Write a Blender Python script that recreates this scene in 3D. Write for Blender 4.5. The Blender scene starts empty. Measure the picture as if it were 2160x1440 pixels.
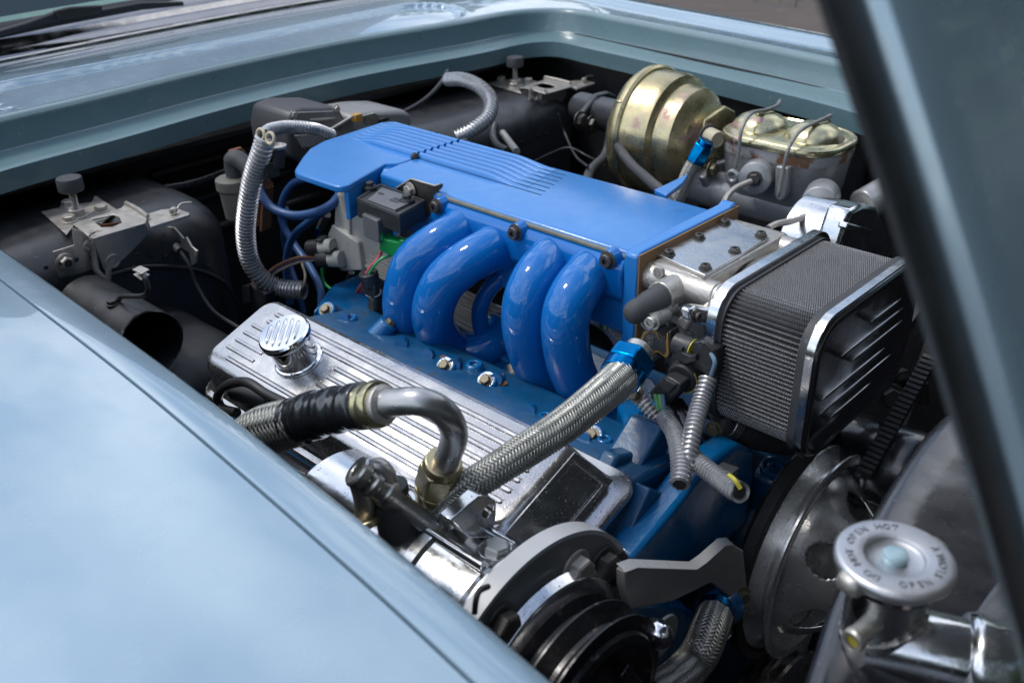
import bpy, math, random
from math import sin, cos, pi, radians, sqrt, atan2
from mathutils import Vector, Matrix
from mathutils.geometry import tessellate_polygon
random.seed(7)
SC = bpy.context.scene
COL = SC.collection

# ------------------------------------------------------------------ camera
RX = Vector((0.73175129, -0.31276466, 0.60557272))
RY = Vector((0.68136079, 0.3577922, -0.63853913))
RZ = Vector((-0.01695672, 0.87986534, 0.47492048))
CAMR = Matrix((RX, RY, RZ))          # camera axes -> world
CPOS = Vector((0, 0, 1.40)); FPX = 2052.36
cam_d = bpy.data.cameras.new('camera'); cam = bpy.data.objects.new('camera', cam_d); COL.objects.link(cam)
cam.matrix_world = Matrix.Translation(CPOS) @ CAMR.to_4x4()
cam_d.sensor_width = 36; cam_d.lens = FPX * 36 / 2160
cam_d.clip_start = 0.02; cam_d.clip_end = 500
cam_d.dof.use_dof = True; cam_d.dof.focus_distance = 1.02; cam_d.dof.aperture_fstop = 7.1
SC.camera = cam

def P(px, py, x=None, y=None, z=None):
    """point of a world plane seen in direction (px, py) of the photograph"""
    d = CAMR @ Vector((px - 1080, -(py - 720), -FPX))
    i, v = (0, x) if x is not None else (1, y) if y is not None else (2, z)
    return CPOS + d * ((v - CPOS[i]) / d[i])

# ------------------------------------------------------------------ light
SUN_EL, SUN_AZ = radians(64), radians(-122)     # azimuth of the sun measured from +Y towards +X
sd = Vector((sin(SUN_AZ) * cos(SUN_EL), cos(SUN_AZ) * cos(SUN_EL), sin(SUN_EL)))
sun_d = bpy.data.lights.new('sun', 'SUN'); sun = bpy.data.objects.new('sun', sun_d); COL.objects.link(sun)
sun_d.energy = 1.4; sun_d.angle = radians(10); sun_d.color = (1.0, 0.96, 0.9)
sun.rotation_euler = sd.to_track_quat('Z', 'Y').to_euler()
sun.location = (-3, 2, 6)
W = bpy.data.worlds.new('World'); SC.world = W; W.use_nodes = True
nt = W.node_tree; nt.nodes.clear()
def N(t, tree=None, **k):
    n = (tree or nt).nodes.new(t)
    for a, b in k.items(): setattr(n, a, b)
    return n
wo = N('ShaderNodeOutputWorld'); bg = N('ShaderNodeBackground'); bg.inputs[1].default_value = 0.135
sky = N('ShaderNodeTexSky', sky_type='NISHITA', sun_disc=False, sun_elevation=SUN_EL, sun_rotation=SUN_AZ)
sky.air_density = 1.2; sky.dust_density = 1.0
tc = N('ShaderNodeTexCoord'); sep = N('ShaderNodeSeparateXYZ'); nt.links.new(tc.outputs['Generated'], sep.inputs[0])
mx = N('ShaderNodeMath', operation='MAXIMUM'); mx.inputs[1].default_value = 0.06; nt.links.new(sep.outputs[2], mx.inputs[0])
dv = N('ShaderNodeVectorMath', operation='DIVIDE'); cmb = N('ShaderNodeCombineXYZ')
for i in range(3): nt.links.new(mx.outputs[0], cmb.inputs[i])
nt.links.new(tc.outputs['Generated'], dv.inputs[0]); nt.links.new(cmb.outputs[0], dv.inputs[1])
nz = N('ShaderNodeTexNoise'); nz.inputs['Scale'].default_value = 1.5; nz.inputs['Detail'].default_value = 5; nz.inputs['Roughness'].default_value = 0.5
nt.links.new(dv.outputs[0], nz.inputs['Vector'])
mr = N('ShaderNodeMapRange'); mr.inputs[1].default_value = 0.42; mr.inputs[2].default_value = 0.60; mr.inputs[3].default_value=0.05; mr.inputs[4].default_value = 0.95
nt.links.new(nz.outputs[0], mr.inputs[0])
mxc = N('ShaderNodeMix', data_type='RGBA'); mxc.inputs[7].default_value = (9.5, 10.0, 10.8, 1)
nt.links.new(mr.outputs[0], mxc.inputs[0]); nt.links.new(sky.outputs[0], mxc.inputs[6])
nt.links.new(mxc.outputs[2], bg.inputs[0]); nt.links.new(bg.outputs[0], wo.inputs[0])
SC.view_settings.view_transform = 'Standard'; SC.view_settings.look = 'None'
SC.view_settings.exposure = 0.5; SC.view_settings.gamma = 1.0
SC.render.engine = 'CYCLES'

# ------------------------------------------------------------------ materials
MATS = {}
def mat(name, col, metal=0.0, rough=0.5, bump=0.0, bscale=200.0, var=0.12, vscale=14.0, rvar=0.12,
        coat=0.0, dust=None, dustcol=(0.45, 0.43, 0.4), dscale=220.0, patch=None, patchcol=None, pscale=25.0,
        aniso=None, spec=0.5, coatrough=0.05, slow=0.0, cior=1.5):
    if name in MATS: return MATS[name]
    m = bpy.data.materials.new(name); m.use_nodes = True; MATS[name] = m
    t = m.node_tree; t.nodes.clear(); L = t.links.new
    out = N('ShaderNodeOutputMaterial', t); b = N('ShaderNodeBsdfPrincipled', t); L(b.outputs[0], out.inputs[0])
    co = N('ShaderNodeTexCoord', t)
    b.inputs['Metallic'].default_value = metal; b.inputs['Specular IOR Level'].default_value = spec
    b.inputs['Coat Weight'].default_value = coat; b.inputs['Coat Roughness'].default_value = coatrough; b.inputs['Coat IOR'].default_value = cior
    vec = co.outputs['Object']
    if aniso:
        mp = N('ShaderNodeMapping', t); mp.inputs['Scale'].default_value = aniso; L(vec, mp.inputs[0]); vec2 = mp.outputs[0]
    else: vec2 = vec
    n1 = N('ShaderNodeTexNoise', t); n1.inputs['Scale'].default_value = vscale; n1.inputs['Detail'].default_value = 6; L(vec2, n1.inputs['Vector'])
    mix = N('ShaderNodeMix', t, data_type='RGBA')
    mix.inputs[6].default_value = tuple(c * (1 - var) for c in col) + (1,); mix.inputs[7].default_value = tuple(min(1, c * (1 + var)) for c in col) + (1,)
    L(n1.outputs[0], mix.inputs[0]); cur = mix.outputs[2]
    r = N('ShaderNodeMapRange', t); r.inputs[3].default_value = max(0.02, rough - rvar); r.inputs[4].default_value = min(1, rough + rvar)
    r.inputs[1].default_value = .3; r.inputs[2].default_value = .7
    n2 = N('ShaderNodeTexNoise', t); n2.inputs['Scale'].default_value = vscale * 3.1; n2.inputs['Detail'].default_value = 8; L(vec2, n2.inputs['Vector'])
    L(n2.outputs[0], r.inputs[0]); rr = r.outputs[0]
    if patch:
        n3 = N('ShaderNodeTexNoise', t); n3.inputs['Scale'].default_value = pscale; n3.inputs['Detail'].default_value = 8; n3.inputs['Roughness'].default_value = .65; L(vec, n3.inputs['Vector'])
        q = N('ShaderNodeMapRange', t); q.inputs[1].default_value = patch; q.inputs[2].default_value = patch + .06; L(n3.outputs[0], q.inputs[0])
        mm = N('ShaderNodeMix', t, data_type='RGBA'); mm.inputs[7].default_value = tuple(patchcol) + (1,); L(q.outputs[0], mm.inputs[0]); L(cur, mm.inputs[6]); cur = mm.outputs[2]
        m2 = N('ShaderNodeMath', t, operation='MAXIMUM'); q2 = N('ShaderNodeMath', t, operation='MULTIPLY'); q2.inputs[1].default_value = .7
        L(q.outputs[0], q2.inputs[0]); L(q2.outputs[0], m2.inputs[0]); L(rr, m2.inputs[1]); rr = m2.outputs[0]
    if dust:
        n4 = N('ShaderNodeTexNoise', t); n4.inputs['Scale'].default_value = dscale; n4.inputs['Detail'].default_value = 3; L(vec, n4.inputs['Vector'])
        q = N('ShaderNodeMapRange', t); q.inputs[1].default_value = dust; q.inputs[2].default_value = dust + .05; L(n4.outputs[0], q.inputs[0])
        mm = N('ShaderNodeMix', t, data_type='RGBA'); mm.inputs[7].default_value = tuple(dustcol) + (1,); L(q.outputs[0], mm.inputs[0]); L(cur, mm.inputs[6]); cur = mm.outputs[2]
        m2 = N('ShaderNodeMath', t, operation='MAXIMUM'); q2 = N('ShaderNodeMath', t, operation='MULTIPLY'); q2.inputs[1].default_value = .6
        L(q.outputs[0], q2.inputs[0]); L(q2.outputs[0], m2.inputs[0]); L(rr, m2.inputs[1]); rr = m2.outputs[0]
    L(cur, b.inputs['Base Color']); L(rr, b.inputs['Roughness'])
    last = None
    if bump:
        nb = N('ShaderNodeTexNoise', t); nb.inputs['Scale'].default_value = bscale; nb.inputs['Detail'].default_value = 4; L(vec2, nb.inputs['Vector'])
        bp = N('ShaderNodeBump', t); bp.inputs['Strength'].default_value = bump; bp.inputs['Distance'].default_value = .001; L(nb.outputs[0], bp.inputs['Height'])
        last = bp
    if slow:
        nb = N('ShaderNodeTexNoise', t); nb.inputs['Scale'].default_value = 9; nb.inputs['Detail'].default_value = 2; L(vec, nb.inputs['Vector'])
        bp = N('ShaderNodeBump', t); bp.inputs['Strength'].default_value = slow; bp.inputs['Distance'].default_value = .01; L(nb.outputs[0], bp.inputs['Height'])
        if last: L(last.outputs[0], bp.inputs['Normal'])
        last = bp
    if last:
        L(last.outputs[0], b.inputs['Normal'])
        if coat: L(last.outputs[0], b.inputs['Coat Normal'])
    return m

CARPAINT = mat('car paint', (0.26, 0.365, 0.44), 0.5, 0.25, cior=1.6, coat=1.0, coatrough=.015, var=.04, rvar=.04, slow=.04, dust=.73, dustcol=(.3,.34,.36), dscale=500)
JAMB_SHADE = mat('shaded jamb paint', (0.10, 0.175, 0.20), 0, 0.38, coat=.6, coatrough=.12, var=.1, bump=.15, bscale=160, dust=.70, dustcol=(.25,.3,.3), dscale=160)  # car paint darkened for the bay edge, its shade put into the colour
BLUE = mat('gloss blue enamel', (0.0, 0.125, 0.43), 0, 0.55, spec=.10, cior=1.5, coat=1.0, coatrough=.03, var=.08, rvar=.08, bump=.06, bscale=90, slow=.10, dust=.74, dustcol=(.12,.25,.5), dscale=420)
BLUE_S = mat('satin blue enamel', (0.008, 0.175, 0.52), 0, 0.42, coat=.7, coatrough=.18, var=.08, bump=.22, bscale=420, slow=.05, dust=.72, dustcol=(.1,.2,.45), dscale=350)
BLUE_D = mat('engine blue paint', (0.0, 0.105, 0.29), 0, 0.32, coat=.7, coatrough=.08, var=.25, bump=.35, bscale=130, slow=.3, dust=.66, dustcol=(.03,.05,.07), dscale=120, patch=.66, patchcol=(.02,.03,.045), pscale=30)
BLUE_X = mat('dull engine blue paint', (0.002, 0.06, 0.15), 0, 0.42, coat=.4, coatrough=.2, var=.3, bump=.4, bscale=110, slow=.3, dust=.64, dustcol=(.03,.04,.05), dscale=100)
BLACKB = mat('bay black paint', (0.016, 0.017, 0.020), 0, 0.45, coat=.3, coatrough=.35, var=.3, bump=.35, bscale=60, slow=.5, dust=.68, dustcol=(.09,.085,.08), dscale=140)
DARKB = mat('dark bay paint', (0.012, 0.013, 0.015), 0, 0.55, var=.4, bump=.3, bscale=60, dust=.70, dustcol=(.03,.03,.03), dscale=90)
GLOSSB = mat('gloss black paint', (0.012, 0.012, 0.016), 0, 0.30, coat=.75, coatrough=.14, var=.2, bump=.15, bscale=70, slow=.4, dust=.70, dustcol=(.1,.1,.11), dscale=260)
PLAST = mat('black plastic', (0.022, 0.024, 0.027), 0, 0.45, var=.25, bump=.25, bscale=500, dust=.66, dustcol=(.08,.08,.08), dscale=200)
RUBBER = mat('grey black rubber', (0.045, 0.047, 0.052), 0, 0.62, var=.25, bump=.2, bscale=400, dust=.66, dustcol=(.11,.11,.11), dscale=160)
TAPE = mat('black vinyl tape', (0.010, 0.010, 0.012), 0, 0.22, var=.2, bump=.6, bscale=70, coat=.5, coatrough=.15)
CAST = mat('cast aluminium', (0.43, 0.41, 0.38), 0.85, 0.45, bump=.5, bscale=350, var=.18, vscale=30, dust=.66, dustcol=(.22,.2,.18), dscale=200)
CASTD = mat('dull grey casting', (0.24, 0.24, 0.235), 0.4, 0.55, bump=.4, bscale=200, var=.2, vscale=20, dust=.63, dustcol=(.12,.11,.1), dscale=120)
POLISH = mat('polished aluminium', (0.72, 0.72, 0.72), 1.0, 0.19, bump=.10, bscale=300, var=.14, vscale=20, rvar=.09, slow=.12, dust=.66, dustcol=(.25,.24,.23), dscale=300)
VCMAT = mat('dusty polished cover', (0.48, 0.48, 0.49), .95, 0.22, bump=.12, bscale=420, var=.14, vscale=16, rvar=.10, dust=.62, dustcol=(.42,.42,.42), dscale=380)
CHROME = mat('chrome', (0.80, 0.80, 0.80), 1.0, 0.06, rvar=.03, var=.03, slow=.05, dust=.70, dustcol=(.4,.4,.4), dscale=420)
ZINC = mat('zinc plated steel', (0.50, 0.50, 0.47), 0.9, 0.34, bump=.25, bscale=300, var=.2, vscale=40, dust=.66, dustcol=(.25,.2,.14), dscale=180)
NICKEL = mat('worn satin steel', (0.46, 0.43, 0.39), 0.7, 0.42, bump=.3, bscale=250, var=.18, vscale=25, patch=.66, patchcol=(.16,.11,.08), pscale=28, dust=.68, dustcol=(.6,.58,.55), dscale=120)
DARKST = mat('dark oiled steel', (0.10, 0.095, 0.09), 0.8, 0.38, bump=.3, bscale=250, var=.3, vscale=30, patch=.60, patchcol=(.12,.06,.03), pscale=60)
RUST = mat('rusty steel', (0.20, 0.075, 0.04), 0.2, 0.75, bump=.8, bscale=160, var=.4, vscale=35, patch=.55, patchcol=(.09,.05,.04), pscale=40)
GREYP = mat('light grey plastic', (0.42, 0.42, 0.395), 0, 0.5, bump=.1, bscale=300, var=.06, dust=.68, dustcol=(.2,.2,.18), dscale=150)
GREYPT = mat('grey painted steel', (0.27, 0.27, 0.26), 0.1, 0.38, coat=.3, coatrough=.2, bump=.15, bscale=160, var=.1, patch=.70, patchcol=(.16,.08,.04), pscale=55)
CONDUIT = mat('silver conduit', (0.46, 0.46, 0.47), 0.6, 0.30, bump=.1, bscale=400, var=.15, vscale=30, dust=.68, dustcol=(.2,.16,.1), dscale=150)
BRAID = mat('steel braid', (0.36, 0.36, 0.33), 0.7, 0.42, bump=.3, bscale=900, var=.3, vscale=160, aniso=(1,1,1))
BRAIDD = mat('dirty steel braid', (0.25, 0.255, 0.235), 0.6, 0.45, bump=.5, bscale=900, var=.35, vscale=120)
HOSEIN = mat('hose core', (0.02, 0.02, 0.02), 0, 0.7, var=.2)
BLUEAN = mat('blue anodised aluminium', (0.0, 0.16, 0.42), 1.0, 0.22, var=.15, vscale=30, bump=.1, bscale=200)
GOLDZ = mat('yellow zinc', (0.50, 0.43, 0.25), 0.85, 0.30, bump=.25, bscale=120, var=.5, vscale=16, slow=.15, patch=.57, patchcol=(.50,.36,.30), pscale=11, dust=.70, dustcol=(.22,.2,.15), dscale=160)
GOLDL = mat('iridescent zinc lid', (0.46, 0.42, 0.26), 0.9, 0.26, bump=.3, bscale=90, var=.5, vscale=22, slow=.1, patch=.58, patchcol=(.48,.32,.34), pscale=26, dust=.66, dustcol=(.2,.19,.15), dscale=160)
MCAST = mat('silver painted casting', (0.30, 0.305, 0.31), 0.35, 0.36, coat=.3, coatrough=.2, bump=.3, bscale=90, var=.12, patch=.64, patchcol=(.16,.075,.035), pscale=16, dust=.70, dustcol=(.15,.1,.07), dscale=120)
FABRIC = mat('off white ribbed casting', (0.42, 0.40, 0.34), 0.1, 0.6, var=.2, bump=.3, bscale=200)
GASK = mat('brown gasket', (0.22, 0.13, 0.06), 0, 0.7, var=.3)
GASKG = mat('grey gasket', (0.16, 0.16, 0.13), 0, 0.7, var=.4, vscale=80)
WIREBL = mat('blue wire sheath', (0.03, 0.09, 0.25), 0, 0.42, var=.2, bump=.1, bscale=300, dust=.66, dustcol=(.08,.1,.14), dscale=120)
def wiremat(n, c): return mat(n, c, 0, 0.45, var=.15)
W_GREEN = wiremat('green wire', (0.02, 0.30, 0.10)); W_LG = wiremat('light green wire', (0.13, 0.38, 0.12)); W_PINK = wiremat('pink wire', (0.55, 0.08, 0.14))
W_BROWN = wiremat('brown wire', (0.28, 0.13, 0.07)); W_TAN = wiremat('tan wire', (0.40, 0.33, 0.25)); W_PURP = wiremat('purple wire', (0.07, 0.05, 0.13))
W_YEL = wiremat('yellow wire', (0.45, 0.40, 0.05)); W_RED = wiremat('red wire', (0.45, 0.06, 0.02)); W_BLK = wiremat('black wire', (0.02, 0.02, 0.022)); W_GB = wiremat('grey blue wire', (0.10, 0.17, 0.25))
GREENP = mat('green plastic', (0.005, 0.19, 0.05), 0, 0.32, var=.15)
IVORY = mat('ivory plastic', (0.45, 0.40, 0.28), 0, 0.5, var=.12)
LBLUE = mat('pale blue rivet', (0.36, 0.50, 0.55), .5, 0.3, var=.08)
GOLDT = mat('amber sealant', (0.30, 0.16, 0.03), 0, 0.45, var=.2)
PRINT = mat('pale print', (0.30, 0.31, 0.32), 0, 0.6, var=.05)
DPRINT = mat('dark print', (0.012, 0.012, 0.014), 0, 0.6, var=.05)
BELT = mat('belt rubber', (0.022, 0.022, 0.024), 0, 0.62, var=.25, bump=.8, bscale=700, dust=.62, dustcol=(.06,.06,.06), dscale=500)
GLASS = mat('tinted screen glass', (0.015, 0.03, 0.028), 0, 0.06, rvar=.02, var=.1, coat=1.0)
TRIM = mat('dull chrome trim', (0.38, 0.36, 0.35), 1.0, 0.18, var=.12, vscale=12, slow=.2)
WHTSIL = mat('brushed steel', (0.62, 0.62, 0.62), 1.0, 0.28, var=.1, bump=.15, bscale=300)

# ------------------------------------------------------------------ mesh builder
WLOC = {}
class MB:
    def __init__(s): s.v = []; s.f = []
    def add(s, vs, fs):
        o = len(s.v); s.v += [Vector(v) for v in vs]; s.f += [tuple(i + o for i in f) for f in fs]; return s
    def box(s, c, size, M=None):
        hx, hy, hz = [a / 2 for a in size]; M = M or Matrix.Identity(3); c = Vector(c)
        vs = [c + M @ Vector((x, y, z)) for x in (-hx, hx) for y in (-hy, hy) for z in (-hz, hz)]
        return s.add(vs, [(0,1,3,2),(4,6,7,5),(0,4,5,1),(2,3,7,6),(0,2,6,4),(1,5,7,3)])
    def poly(s, pts, vec, holes=()):
        """planar polygon (world points) extruded by vec, with holes"""
        vec = Vector(vec); pts = [Vector(p) for p in pts]; holes = [[Vector(p) for p in h] for h in holes]
        allp = pts + [p for h in holes for p in h]; n = len(allp); fs = []
        nrm = Vector((0,0,0))
        for i in range(len(pts)): nrm += pts[i].cross(pts[(i+1) % len(pts)])
        if nrm.dot(vec) > 0: pts_ccw = True
        else: pts_ccw = False
        if holes:
            tris = tessellate_polygon([pts] + holes)
            for t in tris:
                a, b, c = [allp[i] for i in t]; up = (b - a).cross(c - a).dot(vec) > 0
                fs.append(tuple(t[::-1]) if up else tuple(t)); u = tuple(i + n for i in t); fs.append(u if up else u[::-1])
        else:
            r = tuple(range(n)); fs.append(r[::-1] if pts_ccw else r); r2 = tuple(i + n for i in r); fs.append(r2 if pts_ccw else r2[::-1])
        o = 0
        for li, loop in enumerate([pts] + holes):
            m = len(loop); nn = Vector((0,0,0))
            for i in range(m): nn += loop[i].cross(loop[(i+1) % m])
            ccw = nn.dot(vec) > 0
            if li: ccw = not ccw
            for i in range(m):
                a, b = o + i, o + (i + 1) % m
                fs.append((a, b, b + n, a + n) if ccw else (b, a, a + n, b + n))
            o += m
        return s.add(allp + [p + vec for p in allp], fs)
    def lathe(s, prof, M, n=32, cap=True, a0=0, a1=2*pi):
        full = abs(a1 - a0 - 2*pi) < 1e-6; vs = []; fs = []; k = n if full else n + 1
        for r, h in prof:
            for i in range(k):
                t = a0 + (a1 - a0) * i / n; vs.append(M @ Vector((r * cos(t), r * sin(t), h)))
        for j in range(len(prof) - 1):
            for i in range(n):
                a, b = j * k + i, j * k + (i + 1) % k; fs.append((a, b, b + k, a + k))
        if cap and full:
            if prof[0][0] > 1e-6: fs.append(tuple(range(k))[::-1])
            if prof[-1][0] > 1e-6: fs.append(tuple((len(prof) - 1) * k + i for i in range(k)))
        return s.add(vs, fs)
    def cyl(s, a, b, r, r2=None, n=24):
        a = Vector(a); b = Vector(b); M = frame(a, b - a); return s.lathe([(r, 0), (r if r2 is None else r2, (b - a).length)], M, n)
    def tube(s, pts, r, n=12, cap=True, ring=None, closed=False):
        """pts already smooth; r number or list; ring: multiplier per angle"""
        fr = frames(pts, closed); vs = []; fs = []; m = len(pts)
        rr = r if isinstance(r, (list, tuple)) else [r] * m
        for i, (p, u, w) in enumerate(fr):
            for k in range(n):
                t = 2 * pi * k / n; q = rr[i] * (ring[k % len(ring)] if ring else 1); vs.append(p + u * (q * cos(t)) + w * (q * sin(t)))
        for i in range(m - 1 if not closed else m):
            for k in range(n):
                a, b = i * n + k, i * n + (k + 1) % n; c = ((i + 1) % m) * n
                fs.append((a, b, c + (k + 1) % n, c + k))
        if cap and not closed: fs.append(tuple(range(n))[::-1]); fs.append(tuple((m - 1) * n + k for k in range(n)))
        return s.add(vs, fs)
    def loft(s, loops, cap0=True, cap1=True):
        k = len(loops[0]); vs = [p for l in loops for p in l]; fs = []
        for j in range(len(loops) - 1):
            for i in range(k):
                a, b = j * k + i, j * k + (i + 1) % k; fs.append((a, b, b + k, a + k))
        if cap0: fs.append(tuple(range(k))[::-1])
        if cap1: fs.append(tuple((len(loops) - 1) * k + i for i in range(k)))
        return s.add(vs, fs)
    def strip(s, rows, closed=False):
        k = len(rows[0]); fs = []
        for j in range(len(rows) - (0 if closed else 1)):
            j2 = (j + 1) % len(rows)
            for i in range(k - 1): fs.append((j * k + i, j * k + i + 1, j2 * k + i + 1, j2 * k + i))
        return s.add([p for r in rows for p in r], fs)

def frame(o, zd, xd=None):
    z = Vector(zd).normalized(); x = Vector(xd) if xd is not None else (Vector((1,0,0)) if abs(z.x) < .8 else Vector((0,1,0)))
    x = (x - z * x.dot(z)).normalized(); y = z.cross(x)
    return Matrix(((x.x, y.x, z.x, o[0]), (x.y, y.y, z.y, o[1]), (x.z, y.z, z.z, o[2]), (0,0,0,1)))
def spline(pts, per=12, closed=False):
    pts = [Vector(p) for p in pts]; out = []; n = len(pts)
    def g(i): return pts[i % n] if closed else (pts[i] if 0 <= i < n else (2*pts[0] - pts[1] if i < 0 else 2*pts[-1] - pts[-2]))
    for i in range(n if closed else n - 1):
        a, b, c, d = g(i-1), g(i), g(i+1), g(i+2)
        for k in range(per):
            t = k / per
            out.append(.5 * ((2*b) + (c - a) * t + (2*a - 5*b + 4*c - d) * t*t + (3*b - a - 3*c + d) * t**3))
    if not closed: out.append(pts[-1].copy())
    return out
def resample(pts, step):
    L = [0]
    for a, b in zip(pts, pts[1:]): L.append(L[-1] + (b - a).length)
    n = max(2, int(round(L[-1] / step))); out = []; j = 0
    for i in range(n + 1):
        t = L[-1] * i / n
        while j < len(L) - 2 and L[j+1] < t: j += 1
        out.append(pts[j].lerp(pts[j+1], (t - L[j]) / max(1e-9, L[j+1] - L[j])))
    return out
def frames(pts, closed=False):
    m = len(pts); T = []
    for i in range(m):
        if closed: d = pts[(i+1) % m] - pts[i-1]
        else: d = pts[min(i+1, m-1)] - pts[max(i-1, 0)]
        T.append(d.normalized() if d.length > 1e-9 else Vector((0,0,1)))
    u = T[0].orthogonal().normalized(); out = []
    for i in range(m):
        u = (u - T[i] * u.dot(T[i])); u = u.normalized() if u.length > 1e-6 else T[i].orthogonal().normalized()
        out.append((pts[i], u, T[i].cross(u)))
    return out
def rrect(x0, x1, y0, y1, r, n=5):
    """rounded rectangle outline, counter clockwise"""
    out = []
    for cx, cy, a in ((x1 - r, y1 - r, 0), (x0 + r, y1 - r, 90), (x0 + r, y0 + r, 180), (x1 - r, y0 + r, 270)):
        for k in range(n + 1):
            t = radians(a + 90 * k / n); out.append((cx + r * cos(t), cy + r * sin(t)))
    return out

def meshof(name, mb, m, L=Vector((0,0,0)), ang=35):
    me = bpy.data.meshes.new(name); me.from_pydata([tuple(v - L) for v in mb.v], [], mb.f); me.validate()
    me.materials.append(m); me.shade_smooth(); me.set_sharp_from_angle(angle=radians(ang)); return me
def bev(o, w, seg=2):
    if w:
        b = o.modifiers.new('bevel', 'BEVEL'); b.width = w; b.segments = seg; b.limit_method = 'ANGLE'; b.angle_limit = radians(38); b.harden_normals = False
def tagit(o, label=None, cat=None, group=None, kind=None):
    if label: o['label'] = label
    if cat: o['category'] = cat
    if group: o['group'] = group
    if kind: o['kind'] = kind
def thing(name, label, cat, loc, group=None):
    o = bpy.data.objects.new(name, None); COL.objects.link(o); o.location = loc; o.empty_display_size = .02
    WLOC[o.as_pointer()] = Vector(loc); tagit(o, label, cat, group); return o
def part(name, mb, m, parent, bevel=0, ang=35, label=None, seg=2):
    L = WLOC[parent.as_pointer()]; me = meshof(name, mb, m, L, ang)
    o = bpy.data.objects.new(name, me); COL.objects.link(o); o.parent = parent; WLOC[o.as_pointer()] = L
    bev(o, bevel, seg); tagit(o, label); return o
def solo(name, mb, m, label=None, cat=None, group=None, kind=None, bevel=0, ang=35, seg=2):
    xs = [v.x for v in mb.v]; ys = [v.y for v in mb.v]; zs = [v.z for v in mb.v]
    L = Vector(((min(xs)+max(xs))/2, (min(ys)+max(ys))/2, min(zs)))
    me = meshof(name, mb, m, L, ang); o = bpy.data.objects.new(name, me); COL.objects.link(o); o.location = L
    WLOC[o.as_pointer()] = L; bev(o, bevel, seg); tagit(o, label, cat, group, kind); return o
def inst(name, me, M, parent, bevel=0):
    o = bpy.data.objects.new(name, me); COL.objects.link(o); o.parent = parent; o.matrix_local = Matrix.Translation(-WLOC[parent.as_pointer()]) @ M
    WLOC[o.as_pointer()] = WLOC[parent.as_pointer()]; bev(o, bevel); return o
def copy_tree(o, parent=None):
    c = o.copy(); COL.objects.link(c); c.parent = parent
    if parent is None: WLOC[c.as_pointer()] = WLOC[o.as_pointer()]
    for ch in list(o.children): copy_tree(ch, c)
    return c

# shared small hardware meshes, local z up, head radius about 1
def hexmesh(name, m, washer=1.35, h=.8):
    b = MB(); I = Matrix.Identity(4)
    if washer: b.lathe([(washer, 0), (washer, .14), (washer*.97, .18), (.8, .18)], I, 20)
    hx = MB(); 
    vs = [Vector((cos(pi/3*i), sin(pi/3*i), .18)) for i in range(6)] + [Vector((cos(pi/3*i), sin(pi/3*i), .18 + h*.86)) for i in range(6)] + [Vector((.86*cos(pi/3*i), .86*sin(pi/3*i), .18 + h)) for i in range(6)]
    fs = [(i, (i+1) % 6, (i+1) % 6 + 6, i + 6) for i in range(6)] + [(i+6, (i+1) % 6 + 6, (i+1) % 6 + 12, i + 12) for i in range(6)] + [tuple(range(12, 18))]
    b.add(vs, fs); return meshof(name, b, m, ang=25)
def torxmesh(name, m, wash=True):
    b = MB(); I = Matrix.Identity(4)
    if wash: b.lathe([(1.35, 0), (1.35, .12), (.95, .2)], I, 24)
    n = 24; star = [.42 + .09 * cos(6 * 2*pi*i/n) for i in range(n)]
    rings = [[(1.0, 0)] , ]
    prof = [(1.0, .1), (1.0, .75), (.9, .9)]
    vs = []; fs = []
    for r, h in prof:
        for i in range(n): vs.append(Vector((r*cos(2*pi*i/n), r*sin(2*pi*i/n), h)))
    for h in (.9, .45):
        for i in range(n): vs.append(Vector((star[i]*cos(2*pi*i/n), star[i]*sin(2*pi*i/n), h)))
    for j in range(4):
        for i in range(n): a, c = j*n+i, j*n+(i+1) % n; fs.append((a, c, c+n, a+n))
    fs.append(tuple(4*n+i for i in range(n)))
    b.add(vs, fs); return meshof(name, b, m, ang=30)
HEX_Z = hexmesh('bolt', ZINC); HEX_N = hexmesh('bolt', NICKEL); HEX_D = hexmesh('bolt', DARKST); HEX_B = hexmesh('bolt', BLUE_D); HEX_P = hexmesh('bolt', PLAST); HEX_G = hexmesh('bolt', mat('dull brass bolt', (.17,.15,.10), .5, .45, bump=.2, var=.3, vscale=60, patch=.6, patchcol=(.12,.08,.04), pscale=80))
TORX_D = torxmesh('bolt', DARKST); TORX_Z = torxmesh('bolt', ZINC)
def bolt(me, p, d, r, parent, name='bolt', spin=None):
    M = frame(Vector(p), Vector(d)) @ Matrix.Rotation(random.uniform(0, 1) if spin is None else spin, 4, 'Z') @ Matrix.Scale(r, 4)
    return inst(name, me, M, parent)
def ribbed(path, r, pitch=.0042, depth=.16, n=16, slit=True):
    pts = resample(spline(path, 16), pitch / 4); rr = []
    for i in range(len(pts)):
        k = i % 4; rr.append(r if k in (1, 2) else r * (1 - depth))
    ring = [1.0] * n
    if slit: ring[n // 3] = .86
    return MB().tube(pts, rr, n, ring=ring, cap=False)
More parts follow.
